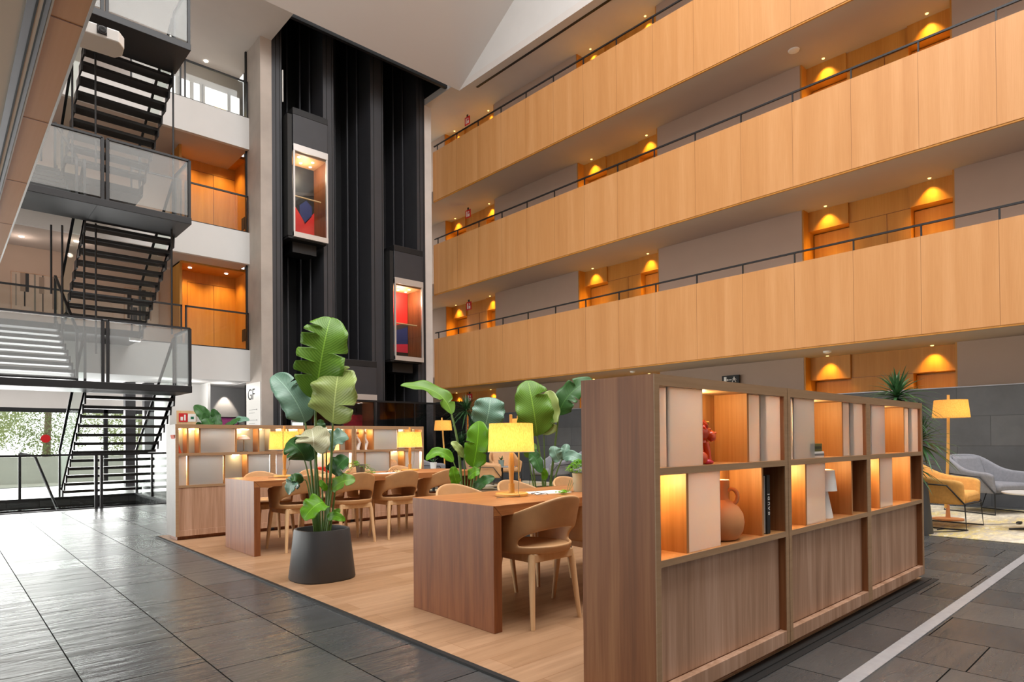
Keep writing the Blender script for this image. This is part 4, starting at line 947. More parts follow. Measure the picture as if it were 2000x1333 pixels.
chairs = [((2.79,2.865),0,'tan shell chair at the near table corner, fully visible beside the waterfall end',gN),
 ((3.41,2.865),-4,'tan shell chair half hidden by the shelving, second on the viewer side of near table',gN),
 ((4.03,2.865),3,'third tan chair on the viewer side of near table, behind the shelving',gN),
 ((2.95,3.62),180,'tan chair behind the near table lamp to its left, only backrest top showing',gN),
 ((3.58,3.64),184,'tan chair on the far side of near table just right of the lamp stem',gN),
 ((4.21,3.62),178,'tan chair on the far side of near table behind the green potted succulent',gN),
 ((2.80,6.44),4,'tan shell chair behind the tall potted plant, at the far table end',gF),
 ((3.42,6.43),-3,'tan shell chair in the far table, second from the waterfall end',gF),
 ((4.00,6.43),0,'tan shell chair at the far table below the right lamp',gF),
 ((4.64,6.43),2,'tan shell chair at the far table, last one beside the big leaves',gF),
 ((2.78,7.08),180,'tan chair across the far table behind the left lamp base',gF),
 ((3.42,7.08),182,'tan chair across the far table behind the tall plant stems',gF),
 ((4.02,7.08),178,'tan chair across the far table behind the small grey plant pot',gF),
 ((4.66,7.08),180,'tan chair across the far table behind the right lamp',gF)]
c0 = None
for (x, y), r, lb, g in chairs:
    if c0 is None:
        c0 = make_chair(lb); c0.location = (x,y,FZ0); c0.rotation_euler = (0,0,radians(r)); c0['group'] = g
    else: dup(c0, (x,y,FZ0), radians(r), lb, g)

# ---------------------------------------------------------------- table lamps
def table_lamp(label, loc, rz=0, power=4.8):
    t = thing('table_lamp', label, 'lamp', loc, rz, group='yellow drum table lamps')
    MB().lathe([(.100,0),(.112,.003),(.112,.018),(.108,.022),(1e-5,.022)], 40).build('base', M['lampwood'], t, smooth=True)
    MB().tube([(0,0,.02),(0,0,.085)], .021, 16).build('collar', M['lampwood'], t, smooth=True)
    MB().tube([(0,0,.085),(0,0,.21),(0,0,.30),(0,0,.34)], [.013,.021,.013,.012], 14).build('stem', M['lampwood'], t, smooth=True)
    B(-.013,.013,-.008,.008,.33,.555).build('post', M['lampwood'], t, bevel=.003)
    sh = MB(); n = 48; r0, r1, z0, z1 = .158, .148, .302, .494
    sh.lathe([(r0,z0),(r1,z1)], n); sh.f = sh.f[:-2]
    shade = sh.build('lamp_shade', M['shade'], t, smooth=True)
    tr_ = MB(); tr_.lathe([(r0-.001,z0-.003),(r0+.002,z0-.003),(r0+.002,z0+.003),(r0-.001,z0+.003)], n); tr_.f = tr_.f[:-2]; tr_.build('shade_hem', plain('hem white', '#f2e3b8', .8) if 'hem white' not in bpy.data.materials else bpy.data.materials['hem white'], shade, smooth=True)
    B(-r1+.01,r1-.01,-.004,.004,.477,.483).build('spider', M['lampwood'], t)
    MB().ball((0,0,.385), .028, 8).build('bulb', M['bulbwarm'], t, smooth=True)
    MB().tube([(.03,-.03,.50),(.04,-.045,.30),(.02,-.05,.14),(-.06,-.06,.03),(-.10,-.08,.008),(-.19,.06,.004)], .0022, 6).build('cord', plain('flex', '#6b5a3a', .6) if 'flex' not in bpy.data.materials else bpy.data.materials['flex'], t)
    for p_, zz in ((power,.41),(power*.6,.345)): lamp('lamp_light', 'POINT', (0,0,zz), p_, (1,.80,.46), .03, parent=t)
    return t
M['bulbwarm'] = emis('warm bulb', (1,.8,.45,1), 12)
tl0 = table_lamp('yellow drum shade lamp on the near table', (2.90,3.17,TZ), radians(35))
for loc, lb, rz in (((2.80,6.70,TZ),'yellow drum shade lamp on the far table, left one behind the tall plant',30),((4.47,6.80,TZ),'yellow drum shade lamp on the far table, right one near its end',35)):
    o = dup(tl0, loc, radians(rz), lb)
    for la in o.children:
        pass
    slit = MB(); slit.tube([(.157,-.02,.304),(.148,-.02,.493)], .003, 6); slit.build('shade_seam', M['black'], [c for c in o.children if c.name.startswith('lamp_shade')][0]).rotation_euler = (0,0,radians(-140 if 'left' in lb else -60))

# papers, pots on tables
p1 = thing('papers', 'white sheets lying on the near table beside the lamp', 'papers', (3.24,3.17,TZ), radians(-8)); B(-.15,.15,-.10,.10,0,.003).build('sheet', M['paper'], p1); B(-.12,.16,-.09,.11,.003,.005).build('sheet', M['paper'], p1)
tag(MB().tube([(3.07+.055*cos(a_*.6)+.01*a_*.3,3.09+.05*sin(a_*.6),TZ+.004+.006*(a_ % 3)) for a_ in range(10)], .0022, 6).build('cable', M['black']), 'thin dark cable loop lying on the near table', 'cable')
p2 = thing('papers', 'white sheets lying on the far table left of the right lamp', 'papers', (3.98,6.52,TZ), radians(6)); B(-.15,.15,-.10,.10,0,.003).build('sheet', M['paper'], p2)
gs = thing('glasses', 'pair of folded spectacles on the far table', 'spectacles', (4.12,6.62,TZ)); q = MB(); q.tube([(.025*cos(a)-.03,.0,.022+.02*sin(a)) for a in [i*pi/5 for i in range(11)]], .002, 5); q.tube([(.025*cos(a)+.03,0,.022+.02*sin(a)) for a in [i*pi/5 for i in range(11)]], .002, 5); q.build('frame', M['black'], gs); MB().tube([(-.055,0,.025),(-.05,.1,.003)], .002, 5).build('temple', M['black'], gs); MB().tube([(.055,0,.025),(.05,.1,.003)], .002, 5).build('temple', M['black'], gs)
# ---------------------------------------------------------------- plants
def blade(name, base, mid, tip, width, mat, parent, roll=0, tears=(), cup=.18, seg=42, face=Vector((-.66,-.70,.25)), thick=.0022):
    B0, M0, T0 = Vector(base), Vector(mid), Vector(tip)
    C0 = M0*2 - (B0+T0)*.5
    m = MB(); m.uv = []
    us = (-1,-.8,-.55,-.28,0,.28,.55,.8,1)
    rnd = random.Random(int(abs(B0.x*1000+T0.z*777)))
    ph = rnd.uniform(0,6)
    tr = {}
    for t, s_ in tears: tr[(int(t*seg), s_)] = 1
    for i in range(seg+1):
        t = i/seg
        p = B0*(1-t)**2 + C0*2*t*(1-t) + T0*t*t
        d = ((C0-B0)*(2*(1-t)) + (T0-C0)*(2*t)).normalized()
        n = face - d*face.dot(d); n.normalize()
        n = Matrix.Rotation(radians(roll), 3, d) @ n
        a = d.cross(n).normalized()
        w = min(1, (t/.16)**.55) * (1 if t < .36 else max(0, 1-((t-.36)/.645)**3.0)**.62)
        for u in us:
            k = 1.0
            for s_ in (-1, 1):
                if u*s_ > .1:
                    if (i, s_) in tr: k = .42 if abs(u) > .3 else 1
                    elif (i-1, s_) in tr or (i+1, s_) in tr: k = .97
            hw = width/2*w*(1+.03*sin(t*31+ph+u*2))
            q = p + a*(u*hw*k) + n*(cup*hw*(abs(u)**1.6) + .012*hw/.05*.6*sin(t*17+ph)*abs(u)**2)
            if abs(u) > .3: q = q - d*(0) + d*(abs(u)*hw*.10)
            m.v.append(tuple(q)); m.uv.append((u, t*(T0-B0).length/max(width,1e-3)*.5))
    nu = len(us)
    for i in range(seg):
        for j in range(nu-1):
            p_ = i*nu+j; m.f.append((p_, p_+1, p_+nu+1, p_+nu))
    o = m.build(name, M[mat], parent, smooth=True)
    q = o.modifiers.new('thickness', 'SOLIDIFY'); q.thickness = thick; q.offset = 0
    r = MB(); pts = []
    for i in range(9):
        t = i/8*.96; pts.append(B0*(1-t)**2 + C0*2*t*(1-t) + T0*t*t)
    return o
def smoothpath(pts, n=14):
    P = [Vector(p) for p in pts]
    if len(P) == 3:
        C0 = P[1]*2 - (P[0]+P[2])*.5
        return [P[0]*(1-t)**2 + C0*2*t*(1-t) + P[2]*t*t for t in [i/n for i in range(n+1)]]
    out = []
    for i in range(len(P)-1):
        p0, p1, p2, p3 = P[max(0,i-1)], P[i], P[i+1], P[min(len(P)-1,i+2)]
        for k in range(6):
            t = k/6
            out.append(.5*((2*p1)+(p2-p0)*t+(2*p0-5*p1+4*p2-p3)*t*t+(3*p1-p0-3*p2+p3)*t**3))
    out.append(P[-1]); return out
def planter(t, r0, r1, h, mat='pot'):
    pot_ = MB().lathe([(r0*.97,0),(r0,.012),(r1,h-.015),(r1-.004,h),(r1-.022,h),(r1-.026,h-.09)], 48, (0,0,0), 1, 1, 2.5).build('pot', M[mat], t, smooth=True)
    MB().lathe([(1e-5,h-.075),(r1-.03,h-.08)], 32, (0,0,0), 1, 1, 2.5).build('soil', M['soil'], pot_)
def big_plant(name, label, cat, loc, leaves, stalks, r0, r1, h, group=None):
    t = thing(name, label, cat, loc, group=group); planter(t, r0, r1, h)
    l0 = Vector(loc)
    for e in leaves:
        blade('leaf', Vector(e[0])-l0, Vector(e[1])-l0, Vector(e[2])-l0, e[3], e[4], t, e[5], e[6])
    for pts, r, mt in stalks:
        p = [Vector(q)-l0 for q in pts]
        p[0] = Vector((p[0].x*.8, p[0].y*.8, h-.09))
        pp = smoothpath(p); n = len(pp)
        MB().tube(pp, [r*(1.15-.55*i/(n-1)) for i in range(n)], 8).build('stalk', M[mt], t, smooth=True)
    return t
LV_main = [
  ([2.321,4.924,1.474],[2.328,4.803,1.859],[2.423,4.847,2.157],0.389,'leafA',12,[(0.22,-1),(0.36,-1),(0.52,-1),(0.68,-1),(0.48,1),(0.8,-1)]) ,
  ([2.403,4.783,1.277],[2.386,4.701,1.514],[2.457,4.768,1.736],0.389,'leafB',-8,[(0.32,1),(0.9,1)]) ,
  ([2.267,5.003,1.29],[2.175,5.03,1.504],[2.1,5.231,1.692],0.245,'leafC',15,[(0.62,1),(0.72,1)]) ,
  ([2.267,4.843,1.078],[2.237,4.788,1.152],[2.29,4.928,1.237],0.262,'leafE',10,[(0.55,-1)]) ,
  ([2.409,4.916,1.076],[2.461,4.854,1.152],[2.565,4.839,1.177],0.194,'leafC',-25,[]) ,
  ([2.234,4.943,0.978],[2.181,4.921,1.063],[2.132,5.034,1.134],0.228,'leafD',10,[(0.45,-1),(0.7,1),(0.82,1),(0.62,-1)]) ,
  ([2.185,4.922,0.793],[2.111,4.881,0.811],[2.09,4.929,0.712],0.127,'leafC',20,[(0.5,1)]) ,
  ([2.191,4.917,0.797],[2.123,4.869,0.844],[2.099,4.92,0.814],0.076,'leafD',20,[]) ,
  ([2.319,4.774,0.64],[2.226,4.751,0.616],[2.154,4.791,0.518],0.194,'leafF',20,[]) ,
  ([2.455,4.837,0.846],[2.444,4.778,0.925],[2.517,4.75,0.999],0.186,'leafD',-20,[(0.5,1)]) ,
  ([2.397,4.796,0.733],[2.435,4.692,0.803],[2.524,4.638,0.817],0.127,'leafA',-20,[(0.6,1)]) ,
  ([2.34,4.756,0.512],[2.358,4.658,0.535],[2.405,4.588,0.5],0.068,'leafF',0,[]) ,
  ([2.374,4.752,0.522],[2.377,4.695,0.555],[2.404,4.67,0.588],0.055,'leafA',0,[]) ,
  ([2.391,4.944,1.217],[2.391,4.971,1.26],[2.397,4.992,1.317],0.076,'leafD',30,[(0.5,1)]) ,
  ([2.377,4.828,0.741],[2.334,4.813,0.77],[2.322,4.85,0.818],0.051,'leafF',0,[]) ,
]
ST_main = [
  ([[2.327,4.933,0.359],[2.315,4.91,0.85],[2.321,4.924,1.474]],0.016,'stem') ,
  ([[2.34,4.922,0.359],[2.317,4.87,0.726],[2.27,4.84,1.078]],0.013,'stem') ,
  ([[2.396,4.87,0.358],[2.393,4.812,0.85],[2.403,4.783,1.277]],0.014,'stem') ,
  ([[2.309,4.95,0.359],[2.299,4.952,0.849],[2.267,5.003,1.29]],0.012,'stem') ,
  ([[2.402,4.919,0.352],[2.412,4.918,0.717],[2.409,4.916,1.076]],0.01,'stem') ,
  ([[2.301,4.916,0.364],[2.271,4.912,0.727],[2.234,4.943,0.978]],0.009,'stem') ,
  ([[2.286,4.903,0.367],[2.258,4.885,0.625],[2.221,4.888,0.814],[2.188,4.919,0.797]],0.006,'stem') ,
  ([[2.331,4.848,0.368],[2.331,4.792,0.522],[2.319,4.774,0.64]],0.006,'stem') ,
  ([[2.411,4.856,0.358],[2.433,4.832,0.636],[2.455,4.837,0.846]],0.009,'stem') ,
  ([[2.377,4.833,0.364],[2.385,4.809,0.6],[2.397,4.796,0.733]],0.008,'stem') ,
  ([[2.345,4.822,0.369],[2.34,4.784,0.46],[2.346,4.751,0.512]],0.005,'stem') ,
  ([[2.38,4.94,0.353],[2.392,4.949,0.845],[2.391,4.944,1.217]],0.009,'stem') ,
]
LV_pb = [
  ([3.814,5.047,1.391],[3.694,5.155,1.618],[3.386,5.3,1.674],0.194,'leafA',40,[(0.3,-1),(0.2,1)]) ,
  ([4.124,4.901,1.257],[4.125,4.843,1.411],[4.179,4.873,1.565],0.327,'leafC',5,[]) ,
  ([3.91,4.831,0.862],[3.901,4.754,1.093],[3.951,4.787,1.319],0.235,'leafF',-10,[(0.35,1),(0.5,-1)]) ,
  ([4.056,4.831,1.025],[4.058,4.8,1.122],[4.099,4.815,1.245],0.143,'leafA',-30,[(0.5,1)]) ,
  ([3.738,4.92,0.92],[3.606,4.972,1.017],[3.486,5.016,0.941],0.113,'leafF',25,[]) ,
  ([3.764,4.899,0.705],[3.715,4.875,0.788],[3.704,4.884,0.878],0.102,'leafF',0,[]) ,
  ([3.842,4.827,0.764],[3.854,4.747,0.816],[3.894,4.71,0.826],0.113,'leafF',-20,[]) ,
  ([3.921,4.824,0.63],[3.952,4.727,0.723],[4.033,4.652,0.762],0.113,'leafD',-20,[]) ,
  ([3.874,4.93,0.962],[3.802,4.927,1.054],[3.75,4.974,1.115],0.082,'leafB',20,[]) ,
  ([4.058,4.899,0.865],[4.031,4.881,0.979],[4.084,4.872,1.081],0.123,'leafA',0,[(0.4,-1)]) ,
]
ST_pb = [
  ([[3.894,4.99,0.265],[3.883,4.993,0.777],[3.856,5.013,1.135],[3.814,5.047,1.391]],0.015,'stem') ,
  ([[3.952,4.964,0.261],[4.02,4.935,0.772],[4.124,4.901,1.257]],0.014,'stem') ,
  ([[3.897,4.919,0.271],[3.9,4.87,0.629],[3.91,4.831,0.862]],0.012,'stem') ,
  ([[3.951,4.938,0.264],[3.996,4.891,0.673],[4.056,4.831,1.025]],0.01,'stem') ,
  ([[3.84,4.904,0.278],[3.801,4.907,0.633],[3.77,4.906,0.81],[3.738,4.92,0.92]],0.008,'stem') ,
  ([[3.84,4.904,0.278],[3.809,4.902,0.532],[3.764,4.899,0.705]],0.006,'stem') ,
  ([[3.858,4.887,0.278],[3.853,4.86,0.582],[3.842,4.827,0.764]],0.007,'stem') ,
  ([[3.908,4.909,0.271],[3.908,4.865,0.502],[3.921,4.824,0.63]],0.007,'stem') ,
  ([[3.905,4.979,0.265],[3.894,4.943,0.676],[3.874,4.93,0.962]],0.008,'stem') ,
  ([[3.976,4.969,0.259],[4.027,4.93,0.618],[4.058,4.899,0.865]],0.008,'stem') ,
]
LV_pc = [
  ([4.444,4.472,1.169],[4.362,4.436,1.431],[4.39,4.541,1.724],0.368,'leafA',8,[(0.72,1)]) ,
  ([4.507,4.441,1.179],[4.531,4.39,1.393],[4.581,4.449,1.624],0.235,'leafB',-20,[(0.3,1)]) ,
  ([4.646,4.365,1.374],[4.711,4.276,1.578],[4.924,4.159,1.741],0.235,'leafD',-12,[(0.4,1),(0.5,1),(0.7,-1)]) ,
  ([4.314,4.458,0.988],[4.32,4.372,0.944],[4.329,4.312,0.811],0.123,'leafD',10,[(0.5,-1)]) ,
  ([4.574,4.289,0.923],[4.522,4.295,0.995],[4.536,4.322,1.065],0.133,'leafC',10,[]) ,
  ([4.607,4.299,0.932],[4.615,4.264,1.003],[4.667,4.269,1.084],0.102,'leafC',-10,[(0.5,1)]) ,
  ([4.596,4.268,0.943],[4.637,4.162,0.959],[4.704,4.076,0.863],0.123,'leafC',-15,[]) ,
  ([4.415,4.37,0.735],[4.394,4.32,0.803],[4.349,4.36,0.853],0.061,'leafF',0,[]) ,
  ([4.384,4.531,0.95],[4.381,4.505,1.026],[4.447,4.498,1.087],0.113,'leafA',0,[]) ,
]
ST_pc = [
  ([[4.509,4.426,0.257],[4.486,4.44,0.718],[4.444,4.472,1.169]],0.014,'stem') ,
  ([[4.53,4.433,0.254],[4.519,4.437,0.717],[4.507,4.441,1.179]],0.01,'stem') ,
  ([[4.545,4.433,0.253],[4.59,4.411,0.817],[4.646,4.365,1.374]],0.015,'stem') ,
  ([[4.432,4.429,0.265],[4.377,4.433,0.673],[4.34,4.436,0.902],[4.314,4.458,0.988]],0.009,'stem') ,
  ([[4.517,4.391,0.26],[4.532,4.344,0.669],[4.592,4.272,0.938]],0.01,'stem') ,
  ([[4.458,4.405,0.264],[4.429,4.386,0.572],[4.415,4.37,0.735]],0.005,'stem') ,
  ([[4.456,4.474,0.258],[4.418,4.503,0.668],[4.384,4.531,0.95]],0.009,'stem') ,
]
LV_pd = [
  ([3.307,10.807,1.381],[3.243,10.903,1.573],[3.105,10.987,1.731],0.199,'leafD',10,[]) ,
  ([3.386,10.734,1.355],[3.39,10.769,1.522],[3.319,10.792,1.671],0.166,'leafD',-10,[]) ,
  ([3.356,10.762,1.38],[3.274,10.877,1.457],[3.233,10.871,1.622],0.133,'leafD',20,[]) ,
  ([3.569,10.566,1.369],[3.635,10.545,1.486],[3.764,10.385,1.483],0.149,'leafC',-30,[(0.5,1)]) ,
  ([3.478,10.65,1.354],[3.561,10.613,1.437],[3.661,10.48,1.517],0.116,'leafD',-20,[]) ,
  ([3.203,10.902,1.357],[3.182,10.962,1.408],[3.136,10.962,1.457],0.099,'leafD',10,[]) ,
]
ST_pd = [
  ([[3.387,10.748,0.344],[3.356,10.767,1.007],[3.307,10.807,1.381]],0.012,'stem') ,
  ([[3.405,10.731,0.344],[3.405,10.722,1.007],[3.386,10.734,1.355]],0.012,'stem') ,
  ([[3.435,10.703,0.344],[3.49,10.644,1.006],[3.569,10.566,1.369]],0.012,'stem') ,
  ([[3.417,10.72,0.344],[3.441,10.689,1.006],[3.478,10.65,1.354]],0.01,'stem') ,
  ([[3.368,10.765,0.345],[3.319,10.801,1.008],[3.356,10.762,1.38]],0.01,'stem') ,
  ([[3.356,10.776,0.345],[3.264,10.851,1.009],[3.203,10.902,1.357]],0.01,'stem') ,
]
gP = 'bird of paradise plants in charcoal planters'
mp_ = big_plant('potted_plant', 'tall broad leaved plant in a charcoal planter at the front edge of the oak floor', 'plant', (2.36,4.90,.012), LV_main, ST_main, .252, .212, .405, gP)
MB().lathe([(1e-5,0),(.016,0),(.016,.01),(1e-5,.012)], 14).build('grommet', M['black'], mp_).matrix_world = Matrix.Translation((2.36-.200,4.90+.045,.36)) @ Matrix.Rotation(radians(-90), 4, 'Y')
big_plant('potted_plant', 'broad leaved plant with a long arching leaf between the two tables', 'plant', (3.93,4.96,.012), LV_pb, ST_pb, .252, .212, .405, gP)
big_plant('potted_plant', 'broad leaved plant with two tall upright leaves behind the near lamp', 'plant', (4.50,4.43,.012), LV_pc, ST_pc, .252, .212, .405, gP)
big_plant('potted_plant', 'broad leaved plant whose leaf tips rise behind the far shelving', 'plant', (3.42,10.72,0), LV_pd, ST_pd, .252, .212, .405, gP)

def dracaena(label, loc, heads, pot_r, pot_h, nleaf=90, L_=.42, seed=1):
    t = thing('dracaena', label, 'plant', loc, group='dracaena plants')
    MB().lathe([(pot_r*1.0,0),(pot_r*1.0,.01),(pot_r*.78,pot_h),(pot_r*.70,pot_h),(pot_r*.68,pot_h-.06)], 40).build('pot', M['pot'], t, smooth=True)
    MB().lathe([(1e-5,pot_h-.05),(pot_r*.7,pot_h-.06)], 24).build('soil', M['soil'], t)
    rr = random.Random(seed)
    for (hx, hy, hz, sc, nl) in heads:
        MB().tube(smoothpath([(hx*.2,hy*.2,pot_h-.06),(hx*.6,hy*.6,(pot_h+hz)/2),(hx,hy,hz)]), .022, 8).build('trunk', M['stembrown'], t, smooth=True)
        m = MB(); m.uv = []
        for i in range(nl):
            az = i*2.39996 + rr.uniform(-.2,.2); el = radians(82 - 105*(i/nl)**.8 + rr.uniform(-8,8)); ln_ = L_*sc*rr.uniform(.8,1.1)*(.75+.35*min(1,i/nl*1.6))
            d = Vector((cos(az)*cos(el), sin(az)*cos(el), sin(el))); h0 = Vector((hx,hy,hz + .10*sc*(1-i/nl))); side = Vector((-sin(az), cos(az), 0)); n0 = len(m.v); S_ = 7
            for k in range(S_+1):
                q = k/S_; c = h0 + d*(ln_*q) + Vector((0,0,-1))*(ln_*.42*q*q*cos(el)*rr.uniform(.95,1.05)); w = .017*sc*(1-q**2.2)*min(1,.55+q*3)+.0005
                upn = Vector((0,0,1))
                m.v += [tuple(c-side*w+upn*w*.35), tuple(c), tuple(c+side*w+upn*w*.35)]; m.uv += [(-1,q),(0,q),(1,q)]
            for k in range(S_):
                a = n0+k*3; m.f += [(a,a+1,a+4,a+3),(a+1,a+2,a+5,a+4)]
        m.build('foliage', M['palm'], t, smooth=True)
    return t
M['stembrown'] = plain('grey brown trunk', '#7a6a58', .8, noise=.25, nscale=30, bumpn=.4, bscale=60)
dracaena('tall dracaena in a tapered grey planter beside the right shelving end', (8.42,2.30,.0), ((-.05,.10,1.55,1.0,95),(.10,-.08,1.02,.95,80),(.12,.02,.75,.8,60),(.05,-.02,1.28,.7,50)), .23, .60, L_=.46, seed=4)
dracaena('tall dracaena against the slate wall far behind the tables', (11.5,14.5,0), ((0,0,1.95,1.2,90),(.15,-.15,1.35,1.1,70),(-.1,.1,1.0,1.0,60)), .24, .55, L_=.55, seed=9)

def small_pot(label, loc, r, h, style, seed, mat):
    t = thing('small_plant', label, 'plant', loc); rr = random.Random(seed)
    MB().lathe([(r*.8,0),(r,h),(r*.92,h),(r*.9,h-.015)], 28).build('pot', M[mat], t, smooth=True); MB().lathe([(1e-5,h-.012),(r*.9,h-.014)], 20).build('soil', M['soil'], t)
    m = MB(); m.uv = []; st = MB()
    def lf(c, d, ln_, w):
        d = d.normalized(); s_ = d.cross(Vector((0,0,1))); s_ = s_.normalized() if s_.length > .01 else Vector((1,0,0)); n0 = len(m.v)
        for k in range(6):
            q = k/5; ww = w*sin(pi*min(1,q*.92+.08))**.8; cc = c + d*(ln_*q) - Vector((0,0,1))*(ln_*.3*q*q)
            m.v += [tuple(cc-s_*ww+Vector((0,0,ww*.3))), tuple(cc), tuple(cc+s_*ww+Vector((0,0,ww*.3)))]; m.uv += [(-1,q*.5),(0,q*.5),(1,q*.5)]
        for k in range(5):
            a = n0+k*3; m.f += [(a,a+1,a+4,a+3),(a+1,a+2,a+5,a+4)]
    if style == 'trail':
        for i in range(7):
            az = i*2.4+seed; el = rr.uniform(.2,1.2); pts = []
            for k in range(7):
                q = k/6; pts.append(Vector((cos(az)*q*.16, sin(az)*q*.16, h-.02+sin(el)*.22*q-.20*q*q*(1.5-el))))
            pts = [Vector((p.x,p.y,max(p.z,.012))) for p in pts]
            st.tube(pts, .0022, 5)
            for k in range(2,7):
                a2 = az + rr.uniform(-1.4,1.4); lf(pts[k], Vector((cos(a2),sin(a2),rr.uniform(.0,.6))), rr.uniform(.05,.08), rr.uniform(.016,.024))
    elif style == 'moss':
        for i in range(260):
            az = rr.uniform(0,6.28); el = rr.uniform(-.2,1.5); rad = rr.uniform(.4,1)**.5*.085
            c = Vector((cos(az)*cos(el)*rad, sin(az)*cos(el)*rad, h+.02+sin(el)*rad*.95)); a2 = rr.uniform(0,6.28)
            lf(c, Vector((cos(a2),sin(a2),rr.uniform(-.3,.8))), rr.uniform(.02,.04), .006)
        for i in range(3):
            pts = [Vector((-.06-.05*k-.0*i, .02*i-.02*k, max(.012, h*.5-.05*k+.02*sin(k*2+i)))) for k in range(5)]; st.tube(pts, .0018, 5)
            for p in pts[2:]: lf(p, Vector((rr.uniform(-1,.2),rr.uniform(-1,1),.3)), .05, .016)
    else:
        for i in range(11):
            az = i*2.4; el = rr.uniform(.7,1.4); lf(Vector((0,0,h-.01)), Vector((cos(az)*cos(el),sin(az)*cos(el),sin(el))), rr.uniform(.10,.19), .013)
    m.build('foliage', M['leafF' if style == 'moss' else 'leafA' if style == 'trail' else 'palm'], t, smooth=True)
    if st.v: st.build('runner', M['stem'], t, smooth=True)
    return t
M['potgrey'] = plain('grey cement pot', '#6f6a62', .85, noise=.12, nscale=20); M['potcream'] = plain('cream pot', '#b9ad92', .7); M['potpale'] = plain('pale green pot', '#7f918a', .5); M['potwhite'] = plain('white pot', '#d8d6d0', .6)
small_pot('trailing plant in a small grey pot on the far table', (3.77,6.80,TZ), .058, .105, 'trail', 3, 'potgrey')
small_pot('mossy lime green plant in a cream pot on the near table', (3.47,3.06,TZ), .052, .135, 'moss', 5, 'potcream')

# ---------------------------------------------------------------- lounge
def make_armchair(label, fab):
    t = thing('lounge_armchair', label, 'armchair', (0,0,0))
    W_, path = .37, []
    # plan path front-left arm -> back -> front-right arm : (x, y, top z, bottom z, outward lean)
    for x, y, zt in ((-.355,.36,.565),(-.365,.30,.60),(-.37,.12,.605),(-.365,-.06,.635),(-.345,-.20,.74),(-.31,-.31,.82),(-.22,-.355,.845),(0,-.37,.85),(.22,-.355,.845),(.31,-.31,.82),(.345,-.20,.74),(.365,-.06,.635),(.37,.12,.605),(.365,.30,.60),(.355,.36,.565)):
        path.append((x, y, zt))
    m = MB(); rws = 6
    for i, (x, y, zt) in enumerate(path):
        for j in range(rws):
            q = j/(rws-1); z = .30 + (zt-.30)*q
            k = .86 + .14*q; by = -.10*max(0, -y/.37)*q*1.0
            m.v.append((x*k, y*(.92 if y < 0 else 1) + by, z))
    for i in range(len(path)-1):
        for j in range(rws-1):
            p = i*rws+j; m.f.append((p, p+rws, p+rws+1, p+1))
    m.build('backrest_shell', M[fab], t, smooth=True, solid=.062, sub=2)
    s_ = MB(); s_.box(-.28,.28,-.27,.37,.31,.445); s_.build('seat_cushion', M[fab], t, smooth=True, bevel=.045)
    cr = MB(); vs = []
    cr.add([(-.26,-.27,.43),(.26,-.27,.43),(.25,-.38,.82),(-.25,-.38,.82),(-.26,-.18,.43),(.26,-.18,.43),(.25,-.31,.80),(-.25,-.31,.80)], [(0,1,2,3),(4,7,6,5),(0,4,5,1),(1,5,6,2),(2,6,7,3),(3,7,4,0)])
    cr.build('back_cushion', M[fab], t, smooth=True, bevel=.03)
    f = MB()
    for sx in (-1,1):
        f.tube([(sx*.34,.36,.30),(sx*.36,.38,.012),(sx*.36,-.40,.012),(sx*.31,-.26,.30)], .0085, 8)
        f.tube([(sx*.345,.37,.30),(sx*.41,.20,.53),(sx*.412,-.08,.545),(sx*.36,-.33,.56)], .0085, 8)
    f.tube([(-.34,.365,.302),(.34,.365,.302)], .0085, 8); f.tube([(-.31,-.26,.302),(.31,-.26,.302)], .0085, 8)
    f.build('sled_frame', M['steel'], t, smooth=True)
    return t
CZ = .012
ac = make_armchair('mustard wool armchair beside the tall dracaena at the right', 'yellowfab'); ac.location = (9.28,2.22,CZ); ac.rotation_euler = (0,0,radians(178)); ac['group'] = 'lounge armchairs'
def armchair(label, fab, loc, rz):
    o = make_armchair(label, fab); o.location = (*loc, CZ); o.rotation_euler = (0,0,radians(rz)); o['group'] = 'lounge armchairs'; return o
armchair('grey wool armchair near the right edge against the slate wall', 'greyfab', (11.40,2.10), 152)
armchair('sand leather armchair seen from the side, left of the small black table', 'tanfab', (8.95,10.65), 228)
armchair('sand leather armchair facing the viewer behind the small black table', 'tanfab', (10.75,12.0), 150)
armchair('grey armchair right of the near lamp stem behind the plants', 'greyfab', (10.55,10.15), 85)
armchair('grey armchair with upright back farther right behind the plant stalks', 'greyfab', (11.6,9.9), 120)
armchair('grey armchair at the far left beyond the end of the far table', 'greyfab', (8.55,12.3), 250)
def round_table(label, loc, r, h, top, colm, base='disc'):
    t = thing('side_table', label, 'side table', (*loc, CZ), group='round lounge side tables')
    MB().lathe([(r*.96,h-.02),(r,h-.012),(r,h),(1e-5,h+.0005)], 40).build('table_top', M[top], t, smooth=True)
    MB().tube([(0,0,.02),(0,0,h-.02)], .03 if colm == 'black' else .018, 14).build('column', M[colm], t, smooth=True)
    if base == 'disc': MB().lathe([(.2,0),(.2,.008),(.05,.02)], 32).build('foot', M[colm], t, smooth=True)
    else:
        q = MB()
        for k in range(4):
            a = k*pi/2+.4; q.tube([(0,0,.03),(.3*cos(a),.3*sin(a),.012)], [.018,.01], 8)
        q.build('foot', M[colm], t, smooth=True)
    return t
M['marble'] = plain('pale marble', '#d9d5d0', .25, noise=.06, nscale=6); M['tablegrey'] = plain('grey laminate', '#9a9a9c', .5)
round_table('round marble topped table cut by the right picture edge', (9.50,1.26), .36, .45, 'marble', 'steel', 'star')
round_table('second round marble table, a little higher at the right edge', (9.85,.75), .30, .54, 'marble', 'steel', 'star')
round_table('small round table with black column and pot among the sand armchairs', (9.85,11.1), .34, .50, 'tablegrey', 'black')
